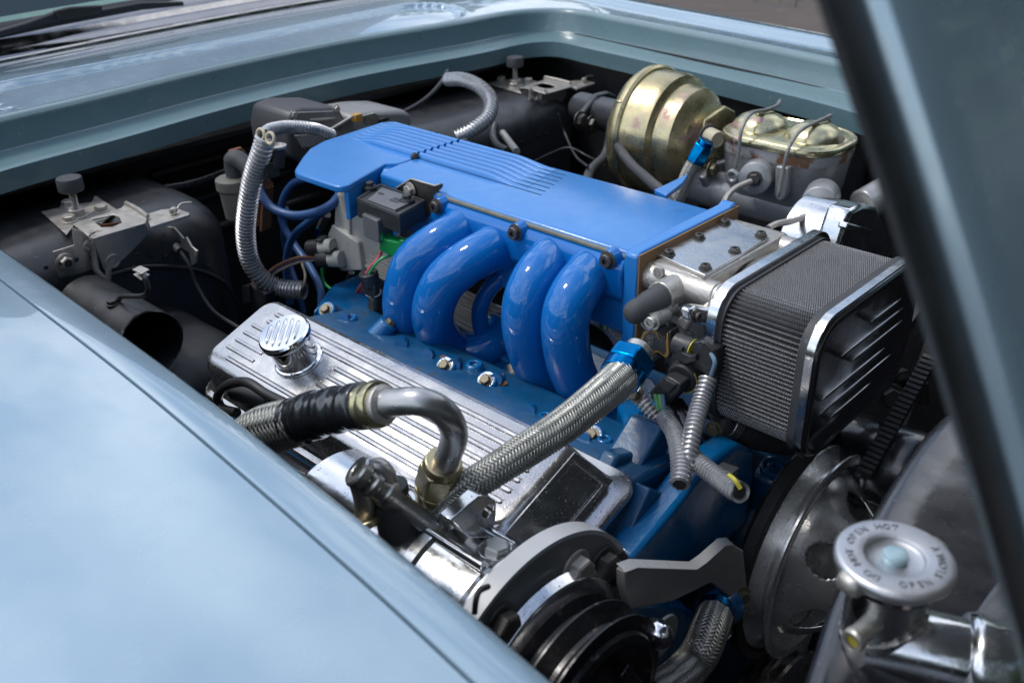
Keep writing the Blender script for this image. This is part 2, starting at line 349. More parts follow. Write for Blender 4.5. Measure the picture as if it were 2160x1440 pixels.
def braid(path, r, carriers=16, pitch=None, gap=.86, amp=.0006, rl=None, seg=1.0):
    """interlaced ribbons of a braided sleeve"""
    pitch = pitch or r * 3.4
    raw = resample(spline(path, 16), .0016); fr = frames(raw); m = len(raw); step = (raw[-1]-raw[0]).length
    L = [0]
    for a, b in zip(raw, raw[1:]): L.append(L[-1] + (b - a).length)
    Nn = carriers; b = MB(); w = 2 * pi / pitch
    hw = gap * pi / Nn      # half width in angle
    def rad(i): return r if rl is None else rl(L[i] / L[-1]) * r
    for sgn in (1, -1):
        for k in range(Nn):
            rows = []
            for i in range(m):
                th = sgn * w * L[i] + 2 * pi * k / Nn
                j = 2 * sgn * w * L[i] * Nn / (2 * pi) + k if sgn > 0 else 2 * w * L[i] * Nn / (2*pi) * -1 + k
                s_ = cos(pi / 2 * ((j + k)) - pi / 4) if True else 0
                h = amp * max(-1, min(1, 1.5 * s_)) * (1 if sgn > 0 else -1)
                p, u, v = fr[i]; row = []
                for q, e in ((-hw, -.0007), (-hw*.6, .0), (hw*.6, .0), (hw, -.0007)):
                    t = th + q; R_ = rad(i) + h + e; row.append(p + u * (R_ * cos(t)) + v * (R_ * sin(t)))
                rows.append(row)
            b.strip(rows)
    return b
def textmesh(txt, size, M, m, extrude=.0002, align='CENTER'):
    cu = bpy.data.curves.new('t', 'FONT'); cu.body = txt; cu.size = size; cu.extrude = extrude; cu.align_x = align; cu.align_y = 'CENTER'; cu.resolution_u = 2
    o = bpy.data.objects.new('t', cu); COL.objects.link(o); dg = bpy.context.evaluated_depsgraph_get()
    me = bpy.data.meshes.new_from_object(o.evaluated_get(dg)); bpy.data.objects.remove(o); bpy.data.curves.remove(cu)
    mb = MB(); mb.v = [M @ v.co for v in me.vertices]; mb.f = [tuple(p.vertices) for p in me.polygons]; bpy.data.meshes.remove(me); return mb
X, Y, Z = Vector((1,0,0)), Vector((0,1,0)), Vector((0,0,1))
# ================================================================== SETTING: ground, hedge
g = MB().box((-1, 6, -.05), (160, 160, .1))
solo('ground', g, mat('ground asphalt', (0.085, 0.068, 0.060), 0, .85, bump=1, bscale=90, var=.25, vscale=1.2, patch=.6, patchcol=(.12,.10,.09), pscale=3), kind='structure')
gp = MB()
rnd = random.Random(3)
gc = P(1432, -6, z=0)
for i in range(2600):
    x = gc.x - .5 + rnd.gauss(-1.4, 1.6); y = gc.y + 1.0 + rnd.uniform(-.9, 2.6); a = rnd.uniform(0, 2*pi); h = rnd.uniform(.03, .08); w = .012
    d = Vector((cos(a), sin(a), 0)); p = Vector((x, y, 0)); q = Vector((rnd.uniform(-.03,.03), rnd.uniform(-.03,.03), h))
    gp.add([p - d*w, p + d*w, p + q], [(0,1,2)])
solo('grass', gp, mat('verge grass', (0.07, 0.15, 0.02), 0, .7, var=.4, vscale=2), kind='stuff')
hd = MB()
rnd = random.Random(11)
for i in range(26000):
    t = rnd.uniform(-1, 1)
    cx = rnd.choice((-26, -21, -17, -12, -8, -3, 2, 7, 12, 17)) ; r = rnd.uniform(1.6, 3.2)
    v = Vector((rnd.gauss(0,1), rnd.gauss(0,1), rnd.gauss(0,1))).normalized() * r * rnd.uniform(.6, 1)
    p = Vector((cx + v.x + rnd.uniform(-1,1), 19 + .35*abs(cx+4)*-.6 + v.y, max(.2, 3.2 + ((cx*7) % 5)*.55 + v.z*1.25)))
    a = Vector((rnd.gauss(0,1), rnd.gauss(0,1), rnd.gauss(0,1))).normalized(); c = a.orthogonal().normalized()*.22; e = a.cross(c)
    hd.add([p - c, p - e, p + c, p + e], [(0,1,2,3)])
for cx in (-26, -21, -17, -12, -8, -3, 2, 7, 12, 17): hd.cyl((cx, 19 - .21*abs(cx+4), 0), (cx, 19 - .21*abs(cx+4), 4), .25, .12, 8)
for i in range(24000):
    cy = rnd.choice((-7, -3, 1, 5, 9, 13, 17)); r = rnd.uniform(1.6, 3.0)
    v = Vector((rnd.gauss(0,1), rnd.gauss(0,1), rnd.gauss(0,1))).normalized() * r * rnd.uniform(.6, 1)
    p = Vector((8.0 + ((cy*3) % 4)*.4 + v.x, cy + v.y + rnd.uniform(-1,1), max(.2, 4.2 + ((cy*7) % 5)*.5 + v.z*2.3)))
    a = Vector((rnd.gauss(0,1), rnd.gauss(0,1), rnd.gauss(0,1))).normalized(); c = a.orthogonal().normalized()*.30; e = a.cross(c)
    hd.add([p - c, p - e, p + c, p + e], [(0,1,2,3)])
for cy in (-7, -3, 1, 5, 9, 13, 17): hd.cyl((8 + ((cy*3) % 4)*.4, cy, 0), (8 + ((cy*3) % 4)*.4, cy, 4), .25, .12, 8)
solo('tree_belt', hd, mat('tree belt leaves', (0.035, 0.075, 0.02), 0, .7, var=.5, vscale=.8), kind='stuff')

# ================================================================== CAR BODY
car = thing('car', 'pale blue grey car with glossy paint, its open engine bay framed by fenders and cowl', 'car', (-1.4, .9, .0))
# rim of the bay: sweep a pressed flange along near fender -> cowl -> far fender
zr = 1.0
rim_px = [(2150, 1500+700, None)]
near = [Vector((x, y, zr)) for x, y in ((-.02, .252), (-.238, .277), (-.40, .2935), (-.655, .3128), (-.886, .3230), (-1.08, .3303), (-1.18, .334))]
rear = [Vector((-1.31, .365, zr)), Vector((-1.345, .44, zr))] + [P(a, b, z=zr) for a, b in ((250, 290), (500, 220), (750, 160), (1000, 113))]
far = [P(a, b, z=zr) for a, b in ((1085, 94), (1135, 87), (1185, 88), (1240, 100), (1340, 122), (1500, 158), (1640, 192), (1780, 228))] + [Vector((-.35, 1.335, zr)), Vector((-.02, 1.25, zr))]
def flange(path, prof):
    """prof: (outward, up); outward = to the left of travel"""
    rows = []; n = len(path)
    for i in range(n):
        d = (path[min(i+1, n-1)] - path[max(i-1, 0)]); d.z = 0; d.normalize(); o = Vector((d.y, -d.x, 0)) * -1
        rows.append([path[i] + o * a + Z * b for a, b in prof])
    return MB().strip(rows)
def rot(p): return p
rear_s = spline(near[-3:] + rear + far[:6], 8)
# pressed flange of the cowl and far fender
prof_rear = [(-.005, -.03), (-.005, -.001), (0, 0), (.004, .0015), (.026, .004), (.032, .006), (.036, .0085), (.040, .0085), (.043, .0115), (.0445, .044), (.047, .050), (.052, .053), (.062, .0535)]
path_r = [p for p in spline([near[-1]] + rear + far, 10)]
# travel near->rear->far: outward is to the left (x more negative on the cowl)
mbf = flange(path_r, [(-a if False else a, b) for a, b in prof_rear])
rimp = part('bay_flange', mbf, JAMB_SHADE, car, ang=50)
def outline(path, off, up):
    out = []; n = len(path)
    for i in range(n):
        d = (path[min(i+1, n-1)] - path[max(i-1, 0)]); d.z = 0; d.normalize(); o = Vector((d.y, -d.x, 0)) * -1
        out.append(path[i] + o * off + Z * up)
    return out
def stad(px, py, a, b):
    a2 = Vector(a); d = Vector(b) - a2; t = max(0, min(1, ((px - a2.x)*d.x + (py - a2.y)*d.y) / d.length_squared))
    return sqrt((px - a2.x - d.x*t)**2 + (py - a2.y - d.y*t)**2)
def sstep(a, b, v): t = max(0, min(1, (v - a) / (b - a))); return t*t*(3 - 2*t)
def cowl_h(x, y):
    d = stad(x, y, (-1.475, .565), (-1.50, 1.345))
    h = -.0075 * (1 - sstep(.071, .080, d)) - .0028 * (1 - sstep(.0, .006, abs(d - .072)))
    c = sstep(1.60, 1.64, y + .17*(x + 1.1)) - sstep(1.655, 1.72, y + .17*(x + 1.1)); h += .012 * c
    return h
inner = outline(path_r, .062, .0535)
ni = len(inner)
kc = min(range(ni), key=lambda i: (path_r[i] - P(1135, 87, z=zr)).length)     # corner index
tA = [Vector(v) for v in ((-1.72, .25, 1.05), (-1.735, .45, 1.052), (-1.742, .614, 1.054), (-1.77, 1.0, 1.056), (-1.782, 1.33, 1.056), (-1.80, 1.75, 1.05))]
tB = [Vector(v) for v in ((-1.80, 1.75, 1.05), (-1.35, 1.86, 1.03), (-.95, 1.80, 1.025), (-.6, 1.73, 1.02), (0, 1.62, 1.0))]
def resn(pl, n):
    r = resample(spline(pl, 10), .002); return [r[int(round(i * (len(r) - 1) / n))] for i in range(n + 1)]
targ = resn(tA, kc)[:-1] + resn(tB, ni - 1 - kc)
rows = []
for i in range(ni):
    row = []
    for k in range(131):
        t = k / 130; p = inner[i].lerp(targ[i], t); p.z = inner[i].z * (1 - t) + targ[i].z * t + .012 * sin(pi * t)
        p.z += cowl_h(p.x, p.y) * sstep(0, .06, t); row.append(p)
    q = row[-1]
    rows.append(row)
# refine along
fine = []
for a, b in zip(rows, rows[1:]):
    for k in range(3): fine.append([u.lerp(v, k / 3) for u, v in zip(a, b)])
fine.append(rows[-1])
for r_ in fine:
    for p in r_: pass
part('cowl_and_far_fender', MB().strip(fine), CARPAINT, car, ang=60, label='pale blue grey cowl with pressed oval and far fender top')
# far fender outer side
mb = MB(); prof = [(0, 0), (.03, -.012), (.055, -.05), (.065, -.12), (.07, -.6)]
rows = []
for p in [v for v in targ[kc:]]:
    rows.append([p + Y * a + Z * b for a, b in prof])
part('far_fender_side', mb.strip(rows), CARPAINT, car, ang=50)
# near fender
path_n = spline([Vector((.25, .19, zr))] + near + [Vector((-1.40, .34, zr)), Vector((-1.7, .33, zr))], 10)
rows = []
pr = [(0, -.035), (-.001, -.004), (.001, 0), (.004, .0018), (.030, .0055), (.0335, .0055), (.0342, .0045), (.0345, -.004)]
pr2 = [(.0357, -.004), (.0360, .005), (.0370, .0064), (.07, .0078), (.13, .0085), (.20, .006), (.27, -.003), (.33, -.025), (.37, -.085), (.39, -.2), (.40, -.6)]
def sweep(path, prof):
    rows = []; n = len(path)
    for i in range(n):
        d = (path[min(i+1, n-1)] - path[max(i-1, 0)]); d.z = 0; d.normalize(); o = Vector((d.y, -d.x, 0)) * -1
        rows.append([path[i] + o * a + Z * b for a, b in prof])
    return MB().strip(rows)
part('fender_ledge', sweep(path_n, pr), CARPAINT, car, ang=50)
pr2s = [(p.x, p.y) for p in spline([Vector((a, b, 0)) for a, b in pr2[2:]], 5)]
part('near_fender', sweep(path_n, pr2[:2] + pr2s), CARPAINT, car, ang=50)
# fill between near fender and cowl at the rear corner and gap floor
mb = MB().box((-1.0, .298, .985), (2.2, .12, .004), Matrix.Rotation(radians(-3.4), 3, 'Z'))
part('gap_seal', MB().strip([[p + Vector((0,-.030,-.006)), p + Vector((0,-.042,-.006))] for p in path_n]), W_BLK, car)
# windscreen trim, glass
def px_line(pts, z): return [P(a, b, z=z) for a, b in pts]
base = [Vector((v.x, v.y, v.z)) for v in resn([Vector((-1.72, .25, 1.055)), Vector((-1.742, .614, 1.058)), Vector((-1.78, 1.0, 1.06)), Vector((-1.79, 1.33, 1.06)), Vector((-1.775, 1.70, 1.05))], 30)]
def rowsp(base, prof): return MB().strip([[p + X * a + Z * b for a, b in prof] for p in base])
part('windscreen_trim', rowsp(base, [(.004, -.012), (.003, 0), (-.004, .006), (-.018, .010), (-.024, .015), (-.028, .023), (-.042, .034), (-.052, .036), (-.056, .030)]), TRIM, car, ang=60)
part('screen_rubber', rowsp(base, [(-.052, .030), (-.060, .040), (-.072, .046), (-.082, .044)]), W_BLK, car)
part('windscreen', rowsp(base, [(-.075, .038), (-.16, .12), (-.25, .22), (-.36, .36), (-.46, .52)]), GLASS, car, ang=80)
part('scuttle_jamb', rowsp(base, [(-.07, .044), (-.085, .050), (-.10, .056)]), mat('green scuttle paint', (0.05, 0.16, 0.13), 0, .3, coat=.6), car)
# wiper
wp = thing('windscreen_wiper', 'black windscreen wiper lying on the glass at the top left corner', 'wiper', P(130, 60, x=-1.86))
part('blade', MB().poly([P(a, b, x=-1.765) for a, b in ((-40, 90), (110, 40), (300, 6), (388, 4), (389, 13), (300, 22), (120, 56), (0, 82), (-40, 100))], (-.012, 0, 0)), PLAST, wp, .002)
part('arm', MB().poly([P(a, b, x=-1.755) for a, b in ((-40, 76), (60, 47), (120, 25), (185, 16), (212, 18), (214, 30), (150, 40), (60, 62), (-40, 92))], (-.014, .0, 0)), PLAST, wp, .003)
part('clip', MB().poly([P(a, b, x=-1.745) for a, b in ((116, 24), (150, 16), (216, 12), (217, 26), (190, 33), (128, 44))], (-.012, .0, 0)), W_BLK, wp, .002)

# ------------------------------------------------------------------ bay interior (parts of the car)
mb = MB().poly([(-1.52, .33, .93), (-1.52, .36, .99), (-1.40, 1.66, .99), (-1.40, 1.66, .2), (-1.52, .33, .2)], (-.02, 0, 0))
part('firewall', MB().box((-1.47, 1.0, .56), (.02, 1.5, .80)), DARKB, car)
part('firewall_shelf', MB().box((-1.44, 1.0, .955), (.10, 1.4, .008)), DARKB, car)
part('near_inner_wall', sweep(path_n, [(.004, -.03), (.004, -.66)]), DARKB, car)
part('far_inner_wall', MB().box((-.75, 1.49, .66), (1.7, .012, .70), Matrix.Rotation(radians(-9), 3, 'Z')), DARKB, car)
part('bay_floor', MB().box((-.7, .92, .33), (1.7, 1.4, .02)), DARKB, car)
def hump(y0, y1, x1, zt, r):
    loops = []
    prof = [(0, .25)] + [(0, zt - r)] + [(r * (1 - cos(a)), zt - r + r * sin(a)) for a in [radians(q) for q in (15, 30, 45, 60, 75, 90)]]
    for ins, z in prof:
        loops.append([Vector((x, y, z)) for x, y in rrect(-1.46, x1 - ins, y0 + ins, y1 - ins, r, 7)])
    return MB().loft(loops)
part('near_wheel_housing', hump(.30, .700, -1.214, .925, .065), BLACKB, car, ang=60)
part('far_wheel_housing', hump(1.05, 1.50, -1.214, .925, .06), BLACKB, car, ang=60)
part('lower_housing', hump(.34, .60, -1.02, .80, .05), DARKB, car, ang=60)
mb = MB()
for z_, w_ in ((.90, .20), (.82, .26)): mb.box((-1.425, 1.30, z_), (.02, w_, .05))
part('firewall_stiffener', mb, DARKB, car, .004)
for (sx, sy, sz) in ((-1.13, .52, .925), (-1.05, .40, .80)): pass
rn2 = random.Random(2)
for i in range(13):
    q = Vector((-1.2125, .42 + .02*i, .905 - .0006*i*i)) if i < 12 else Vector((-1.213, .5, .86))
    part('spot_weld', MB().lathe([(.0032, 0), (.0022, .0008), (0, .0006)], frame(q, X), 10), BLACKB, car)
for i in range(16):
    q = Vector((-1.2125, 1.10 + .024*i, .86)); part('spot_weld', MB().lathe([(.0034, 0), (.0022, .0009), (0, .0006)], frame(q, X), 10), BLACKB, car)
for y0_, y1_, z_ in ((.70, 1.04, .90), (.70, 1.04, .84), (.72, 1.02, .78)):
    part('pressed_rib', MB().cyl((-1.462, y0_, z_), (-1.462, y1_, z_), .010, None, 12), BLACKB, car)
part('seam_flange', MB().tube(spline([Vector((-1.211, .45, .87)), Vector((-1.211, .56, .86)), Vector((-1.211, .66, .80)), Vector((-1.211, .69, .68))], 8), .0035, 8), BLACKB, car, ang=70)
for k in range(7):
    x_ = -1.10 + .16*k; part('wall_rib', MB().cyl((x_, 1.482 - .158*(x_ + .75), .55), (x_ + .01, 1.476 - .158*(x_ + .75), .95), .009, None, 10), BLACKB, car)
lmw = MB().tube(spline([Vector((-1.44, .60, .90)), Vector((-1.43, .75, .88)), Vector((-1.435, .90, .89)), Vector((-1.43, 1.02, .87)), Vector((-1.42, 1.10, .90))], 8), .011, 12)
solo('wiring_loom', lmw, TAPE, 'black taped loom along the firewall in the shade behind the engine', 'wiring loom', ang=80)
# round duct at the near side
dc = P(318, 728, y=.455)
duct = thing('round_duct', 'black round metal duct with open ragged mouth beside the near fender', 'duct', dc)
ax_ = frame(dc, X)
m_ = MB(); n_ = 48
rows = []
rn = random.Random(5)
def ductr(t): return .0435
for h_, rr_ in ((-.16, .0435), (-.08, .0435), (-.03, .0435), (-.004, .0435), (0, .0443), (.001, .043), (0, .0418), (-.02, .0415), (-.12, .041)):
    rows.append([dc + Vector((h_ + (.0025 * sin(3*2*pi*k/n_) + .001 * rn.uniform(-1, 1) if h_ > -.005 else 0), rr_ * cos(2*pi*k/n_), rr_ * sin(2*pi*k/n_))) for k in range(n_)])
for r_ in rows: r_.append(r_[0])
part('pipe', m_.strip(rows), BLACKB, duct, ang=50)
part('rear_wall', MB().cyl(dc - X*.12, dc - X*.125, .042), DARKB, duct)
bolt(HEX_D, dc + Vector((-.055, -.012, .0425)), Z, .006, duct, 'rivet')
cl = thing('retaining_clip', 'bent black wire hook with small flat spring clip above the round duct', 'clip', P(250, 628, y=.45))
part('rod', MB().tube(spline([P(250, 634, y=.45), P(258, 625, y=.45), P(300, 624, y=.455), P(312, 612, y=.455), P(308, 590, y=.455), P(300, 578, y=.455)], 6), .0032, 10), BLACKB, cl)
part('spring_clip', MB().poly([P(a, b, z=P(296, 572, y=.455).z) for a, b in ((279, 568), (296, 560), (315, 568), (298, 578))], (0,0,-.0012)), NICKEL, cl)
part('spring_clip', MB().poly([P(a, b, z=P(296, 582, y=.455).z) for a, b in ((281, 578), (296, 572), (316, 578), (298, 590))], (0,0,-.0012)), NICKEL, cl)

# hood, hinged at the nose and standing open in front of the camera
hood = thing('open_hood', 'dark teal hood standing open at the right, out of focus, with black edge', 'hood', (-.0, .9, .95))
def hp(px, py, y): return P(px, py, y=y)
e0, e1 = hp(1700, -60, .30), hp(2190, 1500, .30)        # the near side edge of the hood
ed = (e1 - e0); nv = ed.cross(Y).normalized();
if nv.x > 0: nv = -nv
e0 -= ed * .5; e1 += ed * .25
wd = Y * 1.12
edn = ed.normalized()
# cross-section across the hood: (distance along Y from the near edge, height towards the outside)
nv = -nv
def crosss(sec, m, name, ang=40, label=None):
    a = [e0 + Y * q + nv * t for q, t in sec]; b = [e1 + Y * q + nv * t for q, t in sec]; rows = []
    for k in range(33):
        bow = .006 * sin(pi * k / 32); rows.append([u.lerp(v, k/32) + nv * bow for u, v in zip(a, b)])
    return part(name, MB().strip(rows), m, hood, ang=ang, label=label)
crosss([(.05, -.006), (.0, -.0045), (-.0006, -.002), (.0005, -.0006), (.003, 0), (.0180, .001), (.0200, .0), (.0205, -.003)], mat('hood black edge', (0.010,0.011,0.013), 0, .45, coat=.25, coatrough=.2, slow=.6, bump=.3, bscale=60), 'edge_strip', 50)
crosss([(p.x, p.y) for p in spline([Vector((a, b, 0)) for a, b in ((.0202, -.003), (.0206, .001), (.0218, .0045), (.0235, .0075), (.030, .0095), (.040, .0105))], 4)], CARPAINT, 'rolled_lip', 70)
crosss([(p.x, p.y) for p in spline([Vector((a, b, 0)) for a, b in ((.040, .0105), (.06, .0115), (.15, .016), (.4, .024), (.8, .024), (1.10, .010), (1.13, -.01))], 4)], CARPAINT, 'outer_skin', 70)
crosss([(.05, -.006), (.2, -.010), (.8, -.012), (1.12, -.01)], DARKB, 'inner_frame', 70)
# ================================================================== ENGINE
# ---- intake plenum and its runners
ZP = 1.0; YN = .766; YF = .928
pl = thing('intake_plenum', 'blue enamelled intake plenum with ribbed top and gasket seam above the four runners', 'intake plenum', (-.75, .85, .86))
sec = [(YN, .985), (YN, .9935), (YN + .003, .9965), (.80, ZP), (.915, ZP), (.925, .997), (.930, .988), (.930, .90), (YN, .90)]
part('top_casting', MB().poly([Vector((-.957, y, z)) for y, z in sec], (.404, 0, 0)), BLUE_S, pl, .002)
# triangular facet that steps down towards the seam
mb = MB(); A_, B_, C_ = Vector((-.94, .800, ZP + .0025)), Vector((-.545, .782, ZP + .001)), Vector((-.94, .772, .995))
# ribs
for i in range(7):
    y0 = .8370 + i * .0124; pts = []; rr = []
    rows = []
    xs = [-.955 + (.955 - .765 - .003*i) * k / 24 for k in range(25)]
    for k, x in enumerate(xs):
        t = k / 24; h = .0066 * (1 - sstep(.62, 1.0, t)) + .0002; w = .0043 + .0012 * sstep(.6, 1, t); yy = y0 + .002 * sstep(.2, .5, t) * 0
        rows.append([Vector((x, yy - w, ZP - .0004)), Vector((x, yy - w*.75, ZP + h*.8)), Vector((x, yy - w*.3, ZP + h)), Vector((x, yy + w*.3, ZP + h)), Vector((x, yy + w*.75, ZP + h*.8)), Vector((x, yy + w, ZP - .0004))])
    mb = MB().strip(rows); o_ = len(mb.v); mb.f.append((0, 1, 2, 3, 4, 5))
    part('rib', mb, BLUE_S, pl, ang=60)
    gr = MB().box(((-.955 - .735 - .004*i)/2 - .0, y0 - .0062, ZP + .0002), (.22 - .004*i, .0009, .0006))
    part('dark_groove_line', gr, W_BLK, pl)  # black line standing in for the shade between the ribs
# side wall carrying the bolts
part('gasket', MB().box((-.70, YN - .0025, .9925), (.288, .006, .0026)), GASKG, pl)
wall = [(YN, .9905), (YN - .008, .9895), (YN - .014, .984), (YN - .016, .972), (YN - .013, .948), (YN + .012, .925), (YN + .03, .925), (YN + .03, .9905)]
def wallx(x0, x1, lo): return MB().poly([Vector((x0, y, z if z > .93 else lo)) for y, z in wall], (x1 - x0, 0, 0))
part('side_wall', wallx(-.846, -.553, .925), BLUE, pl, .003)
for (a, b, c) in ((922, 435, 0), (1088, 490, 0), (1283, 548, 0)):
    p = P(a, b, y=YN - .0165)
    part('boss', MB().cyl(p + Y*.012, p - Y*.0005, .0115, .0095, 20), BLUE, pl, .0015)
    bolt(TORX_D, p - Y*.0005, -Y, .0074, pl)
mb = MB().poly([P(a, b, y=YN-.010) for a, b in ((1236, 530), (1310, 548), (1312, 590), (1262, 618), (1232, 620))], (0, .02, 0))
part('corner_gusset', mb, BLUE, pl, .003)
for (a, b, c, d, e, f) in ((985, 455, 1075, 545, 1040, 600), (1180, 515, 1262, 600, 1190, 640)):
    pass
part('front_flange', MB().poly([Vector((-.553, y, z)) for y, z in ((YN - .012, .885), (YN - .012, 1.0), (YN - .004, 1.004), (.930, 1.004), (.940, 1.008), (.948, 1.0), (.948, .93), (.93, .88))], (.017, 0, 0)), BLUE_S, pl, .0022)
part('front_gasket', MB().poly([Vector((-.5362, y, z)) for y, z in ((YN - .010, .89), (YN - .010, 1.002), (.946, 1.002), (.946, .93), (.93, .885))], (.0022, 0, 0)), GASK, pl)
# rear shroud over the distributor
so = [(-.959, .930), (-1.115, .931), (-1.128, .915), (-1.118, .80), (-1.104, .765), (-1.080, .735), (-1.048, .700), (-1.040, .693), (-1.030, .6895), (-.952, .6905), (-.945, .6945), (-.9415, .702), (-.972, .788), (-.959, .800)]
part('rear_shroud', MB().poly([Vector((x, y, ZP - .009)) for x, y in so], (0, 0, .009)), BLUE_S, pl, .002)
part('shroud_skirt', MB().poly([Vector((x, y, ZP - .046)) for x, y in ((-.9425, .702), (-.972, .788), (-.976, .786), (-.9475, .699))], (0, 0, .040)), BLUE_S, pl, .001)
part('shroud_block', MB().poly([Vector((x, y, ZP - .05)) for x, y in ((-.978, .790), (-.9595, .770), (-.90, .775), (-.88, .790), (-.88, .84), (-.978, .84))], (0, 0, .046)), BLUE, pl, .003)
for i in range(7):
    y0 = .8370 + i * .0124; rows = []
    for k in range(17):
        t = k / 16; x = -.960 - (.14 + .004*i) * t; h = .0066 * (1 - sstep(.55, 1.0, t)) + .0002; w = .0043
        rows.append([Vector((x, y0 - w, ZP - .0004)), Vector((x, y0 - w*.75, ZP + h*.8)), Vector((x, y0 - w*.3, ZP + h)), Vector((x, y0 + w*.3, ZP + h)), Vector((x, y0 + w*.75, ZP + h*.8)), Vector((x, y0 + w, ZP - .0004))][::-1])
    mb = MB().strip(rows); mb.f.append((0, 1, 2, 3, 4, 5)); part('shroud_rib', mb, BLUE_S, pl, ang=60)
for (a, b) in ((918, 283), (980, 300), (876, 330)):
    p = P(a, b, z=ZP + .002); part('screw_recess', MB().cyl(p - Z*.002, p + Z*.0008, .0065, None, 20), W_BLK, pl); bolt(TORX_D, p + Z*.0006, Z, .0042, pl)
# blue wing on the far side of the plenum
part('side_wing', MB().poly([P(a, b, z=.995) for a, b in ((1380, 400), (1452, 366), (1440, 385), (1405, 412))], (0, 0, -.006)), BLUE_S, pl, .001)

# runners
RUN = [
 [(1012, 470, .800), (990, 480, .775), (948, 500, .737), (905, 526, .714), (873, 555, .700), (856, 600, .690), (851, 647, .688), (862, 692, .700), (892, 732, .72), (940, 752, .75)],
 [(1088, 503, .800), (1062, 515, .775), (1022, 532, .738), (975, 560, .712), (935, 598, .695), (914, 650, .688), (920, 697, .70), (952, 736, .725), (1012, 748, .765)],
 [(1192, 535, .800), (1174, 545, .775), (1150, 560, .744), (1128, 590, .718), (1110, 635, .703), (1107, 690, .70), (1120, 745, .71), (1145, 797, .725), (1185, 850, .745), (1230, 885, .77)],
 [(1275, 562, .800), (1256, 572, .775), (1232, 590, .744), (1212, 618, .718), (1196, 655, .703), (1192, 705, .70), (1203, 770, .712), (1228, 825, .73), (1262, 868, .75), (1300, 900, .77)]]
rlab = ['first blue intake runner tube from the left, next to the black map sensor', 'second blue intake runner tube from the left, above the small looping tube',
        'third blue intake runner tube, standing right of the small looping tube', 'fourth blue intake runner tube, nearest the silver throttle body']
for pts, lb in zip(RUN, rlab):
    c = spline([P(a, b, y=y) for a, b, y in pts], 12); c = resample(c, .0035); n = len(c)
    rr = [.0258 + .009 * (1 - sstep(.06, .26, i / n))**2 + .004 * sstep(.86, 1, i / n) for i in range(n)]
    part('runner', MB().tube(c, rr, 40), BLUE, pl, ang=80, label=lb)
c = resample(spline([P(a, b, y=y) for a, b, y in ((1085, 560, .79), (1062, 580, .775), (1030, 612, .762), (1012, 655, .755), (1018, 698, .76), (1045, 722, .77), (1075, 722, .785))], 10), .003)
part('crossover_tube', MB().tube(c, [.0105 + .002 * abs(2*i/len(c) - 1)**4 for i in range(len(c))], 28), BLUE, pl, ang=80, label='small blue looping tube between the second and third runners')
# swelling foot under runner 2 that joins the base
c = resample(spline([P(a, b, y=y) for a, b, y in ((960, 735, .735), (1010, 742, .75), (1045, 720, .775), (1055, 690, .80))], 8), .004)
part('runner_foot', MB().tube(c, .0235, 28), BLUE, pl, ang=80)
# white fluted casting seen through the runners
a, b = P(796, 556, y=.79), P(1082, 705, y=.80)
fl = thing('fluted_casting', 'off-white fluted round casting visible between and behind the blue runners', 'casting', a)
c = resample([a, b], .02); part('body', MB().tube(c, .024, 72, ring=[1, 1, .82, .82]), FABRIC, fl, ang=30)

# ---- lower intake manifold
lm = thing('lower_intake_manifold', 'glossy blue lower intake manifold below the runners, with brass-coloured bolts', 'manifold', (-.7, .7, .78))
base = [(660, 655), (690, 646), (730, 668), (775, 668), (800, 690), (850, 705), (905, 742), (960, 762), (1060, 800), (1110, 848), (1200, 905), (1260, 925), (1330, 950), (1400, 985), (1445, 975), (1450, 900), (1380, 800), (1250, 740), (1100, 660), (950, 600), (800, 560), (700, 600)]
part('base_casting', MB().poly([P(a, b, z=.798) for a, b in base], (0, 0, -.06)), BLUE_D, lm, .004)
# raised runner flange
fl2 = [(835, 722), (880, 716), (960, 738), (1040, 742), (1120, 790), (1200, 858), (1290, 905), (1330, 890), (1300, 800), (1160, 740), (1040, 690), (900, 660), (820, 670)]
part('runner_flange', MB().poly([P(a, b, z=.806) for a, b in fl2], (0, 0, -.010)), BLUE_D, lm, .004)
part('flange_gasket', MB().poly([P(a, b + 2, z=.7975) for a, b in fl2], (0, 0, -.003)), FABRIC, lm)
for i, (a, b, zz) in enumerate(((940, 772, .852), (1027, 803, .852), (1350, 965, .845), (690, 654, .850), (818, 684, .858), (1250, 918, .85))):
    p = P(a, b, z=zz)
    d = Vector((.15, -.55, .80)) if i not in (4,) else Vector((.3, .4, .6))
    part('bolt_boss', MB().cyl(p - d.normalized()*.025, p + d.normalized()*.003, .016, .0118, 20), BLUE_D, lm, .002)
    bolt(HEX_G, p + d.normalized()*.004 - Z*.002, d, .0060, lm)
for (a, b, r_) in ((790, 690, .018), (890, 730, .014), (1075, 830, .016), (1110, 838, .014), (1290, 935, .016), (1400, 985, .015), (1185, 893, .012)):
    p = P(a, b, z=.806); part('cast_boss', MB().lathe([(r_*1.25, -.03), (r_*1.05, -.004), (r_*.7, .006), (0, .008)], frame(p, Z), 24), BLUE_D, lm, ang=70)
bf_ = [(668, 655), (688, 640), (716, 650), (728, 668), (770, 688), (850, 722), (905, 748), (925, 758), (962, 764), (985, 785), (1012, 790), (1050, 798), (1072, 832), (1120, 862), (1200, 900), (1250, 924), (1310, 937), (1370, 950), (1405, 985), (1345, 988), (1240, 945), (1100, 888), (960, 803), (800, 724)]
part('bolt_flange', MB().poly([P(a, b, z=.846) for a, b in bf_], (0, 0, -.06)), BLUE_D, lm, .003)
part('thermostat_housing', MB().lathe([(.040, -.03), (.034, 0), (.030, .012), (.024, .018), (0, .019)], frame(P(1405, 900, z=.845), Z), 36), BLUE_D, lm, .002)
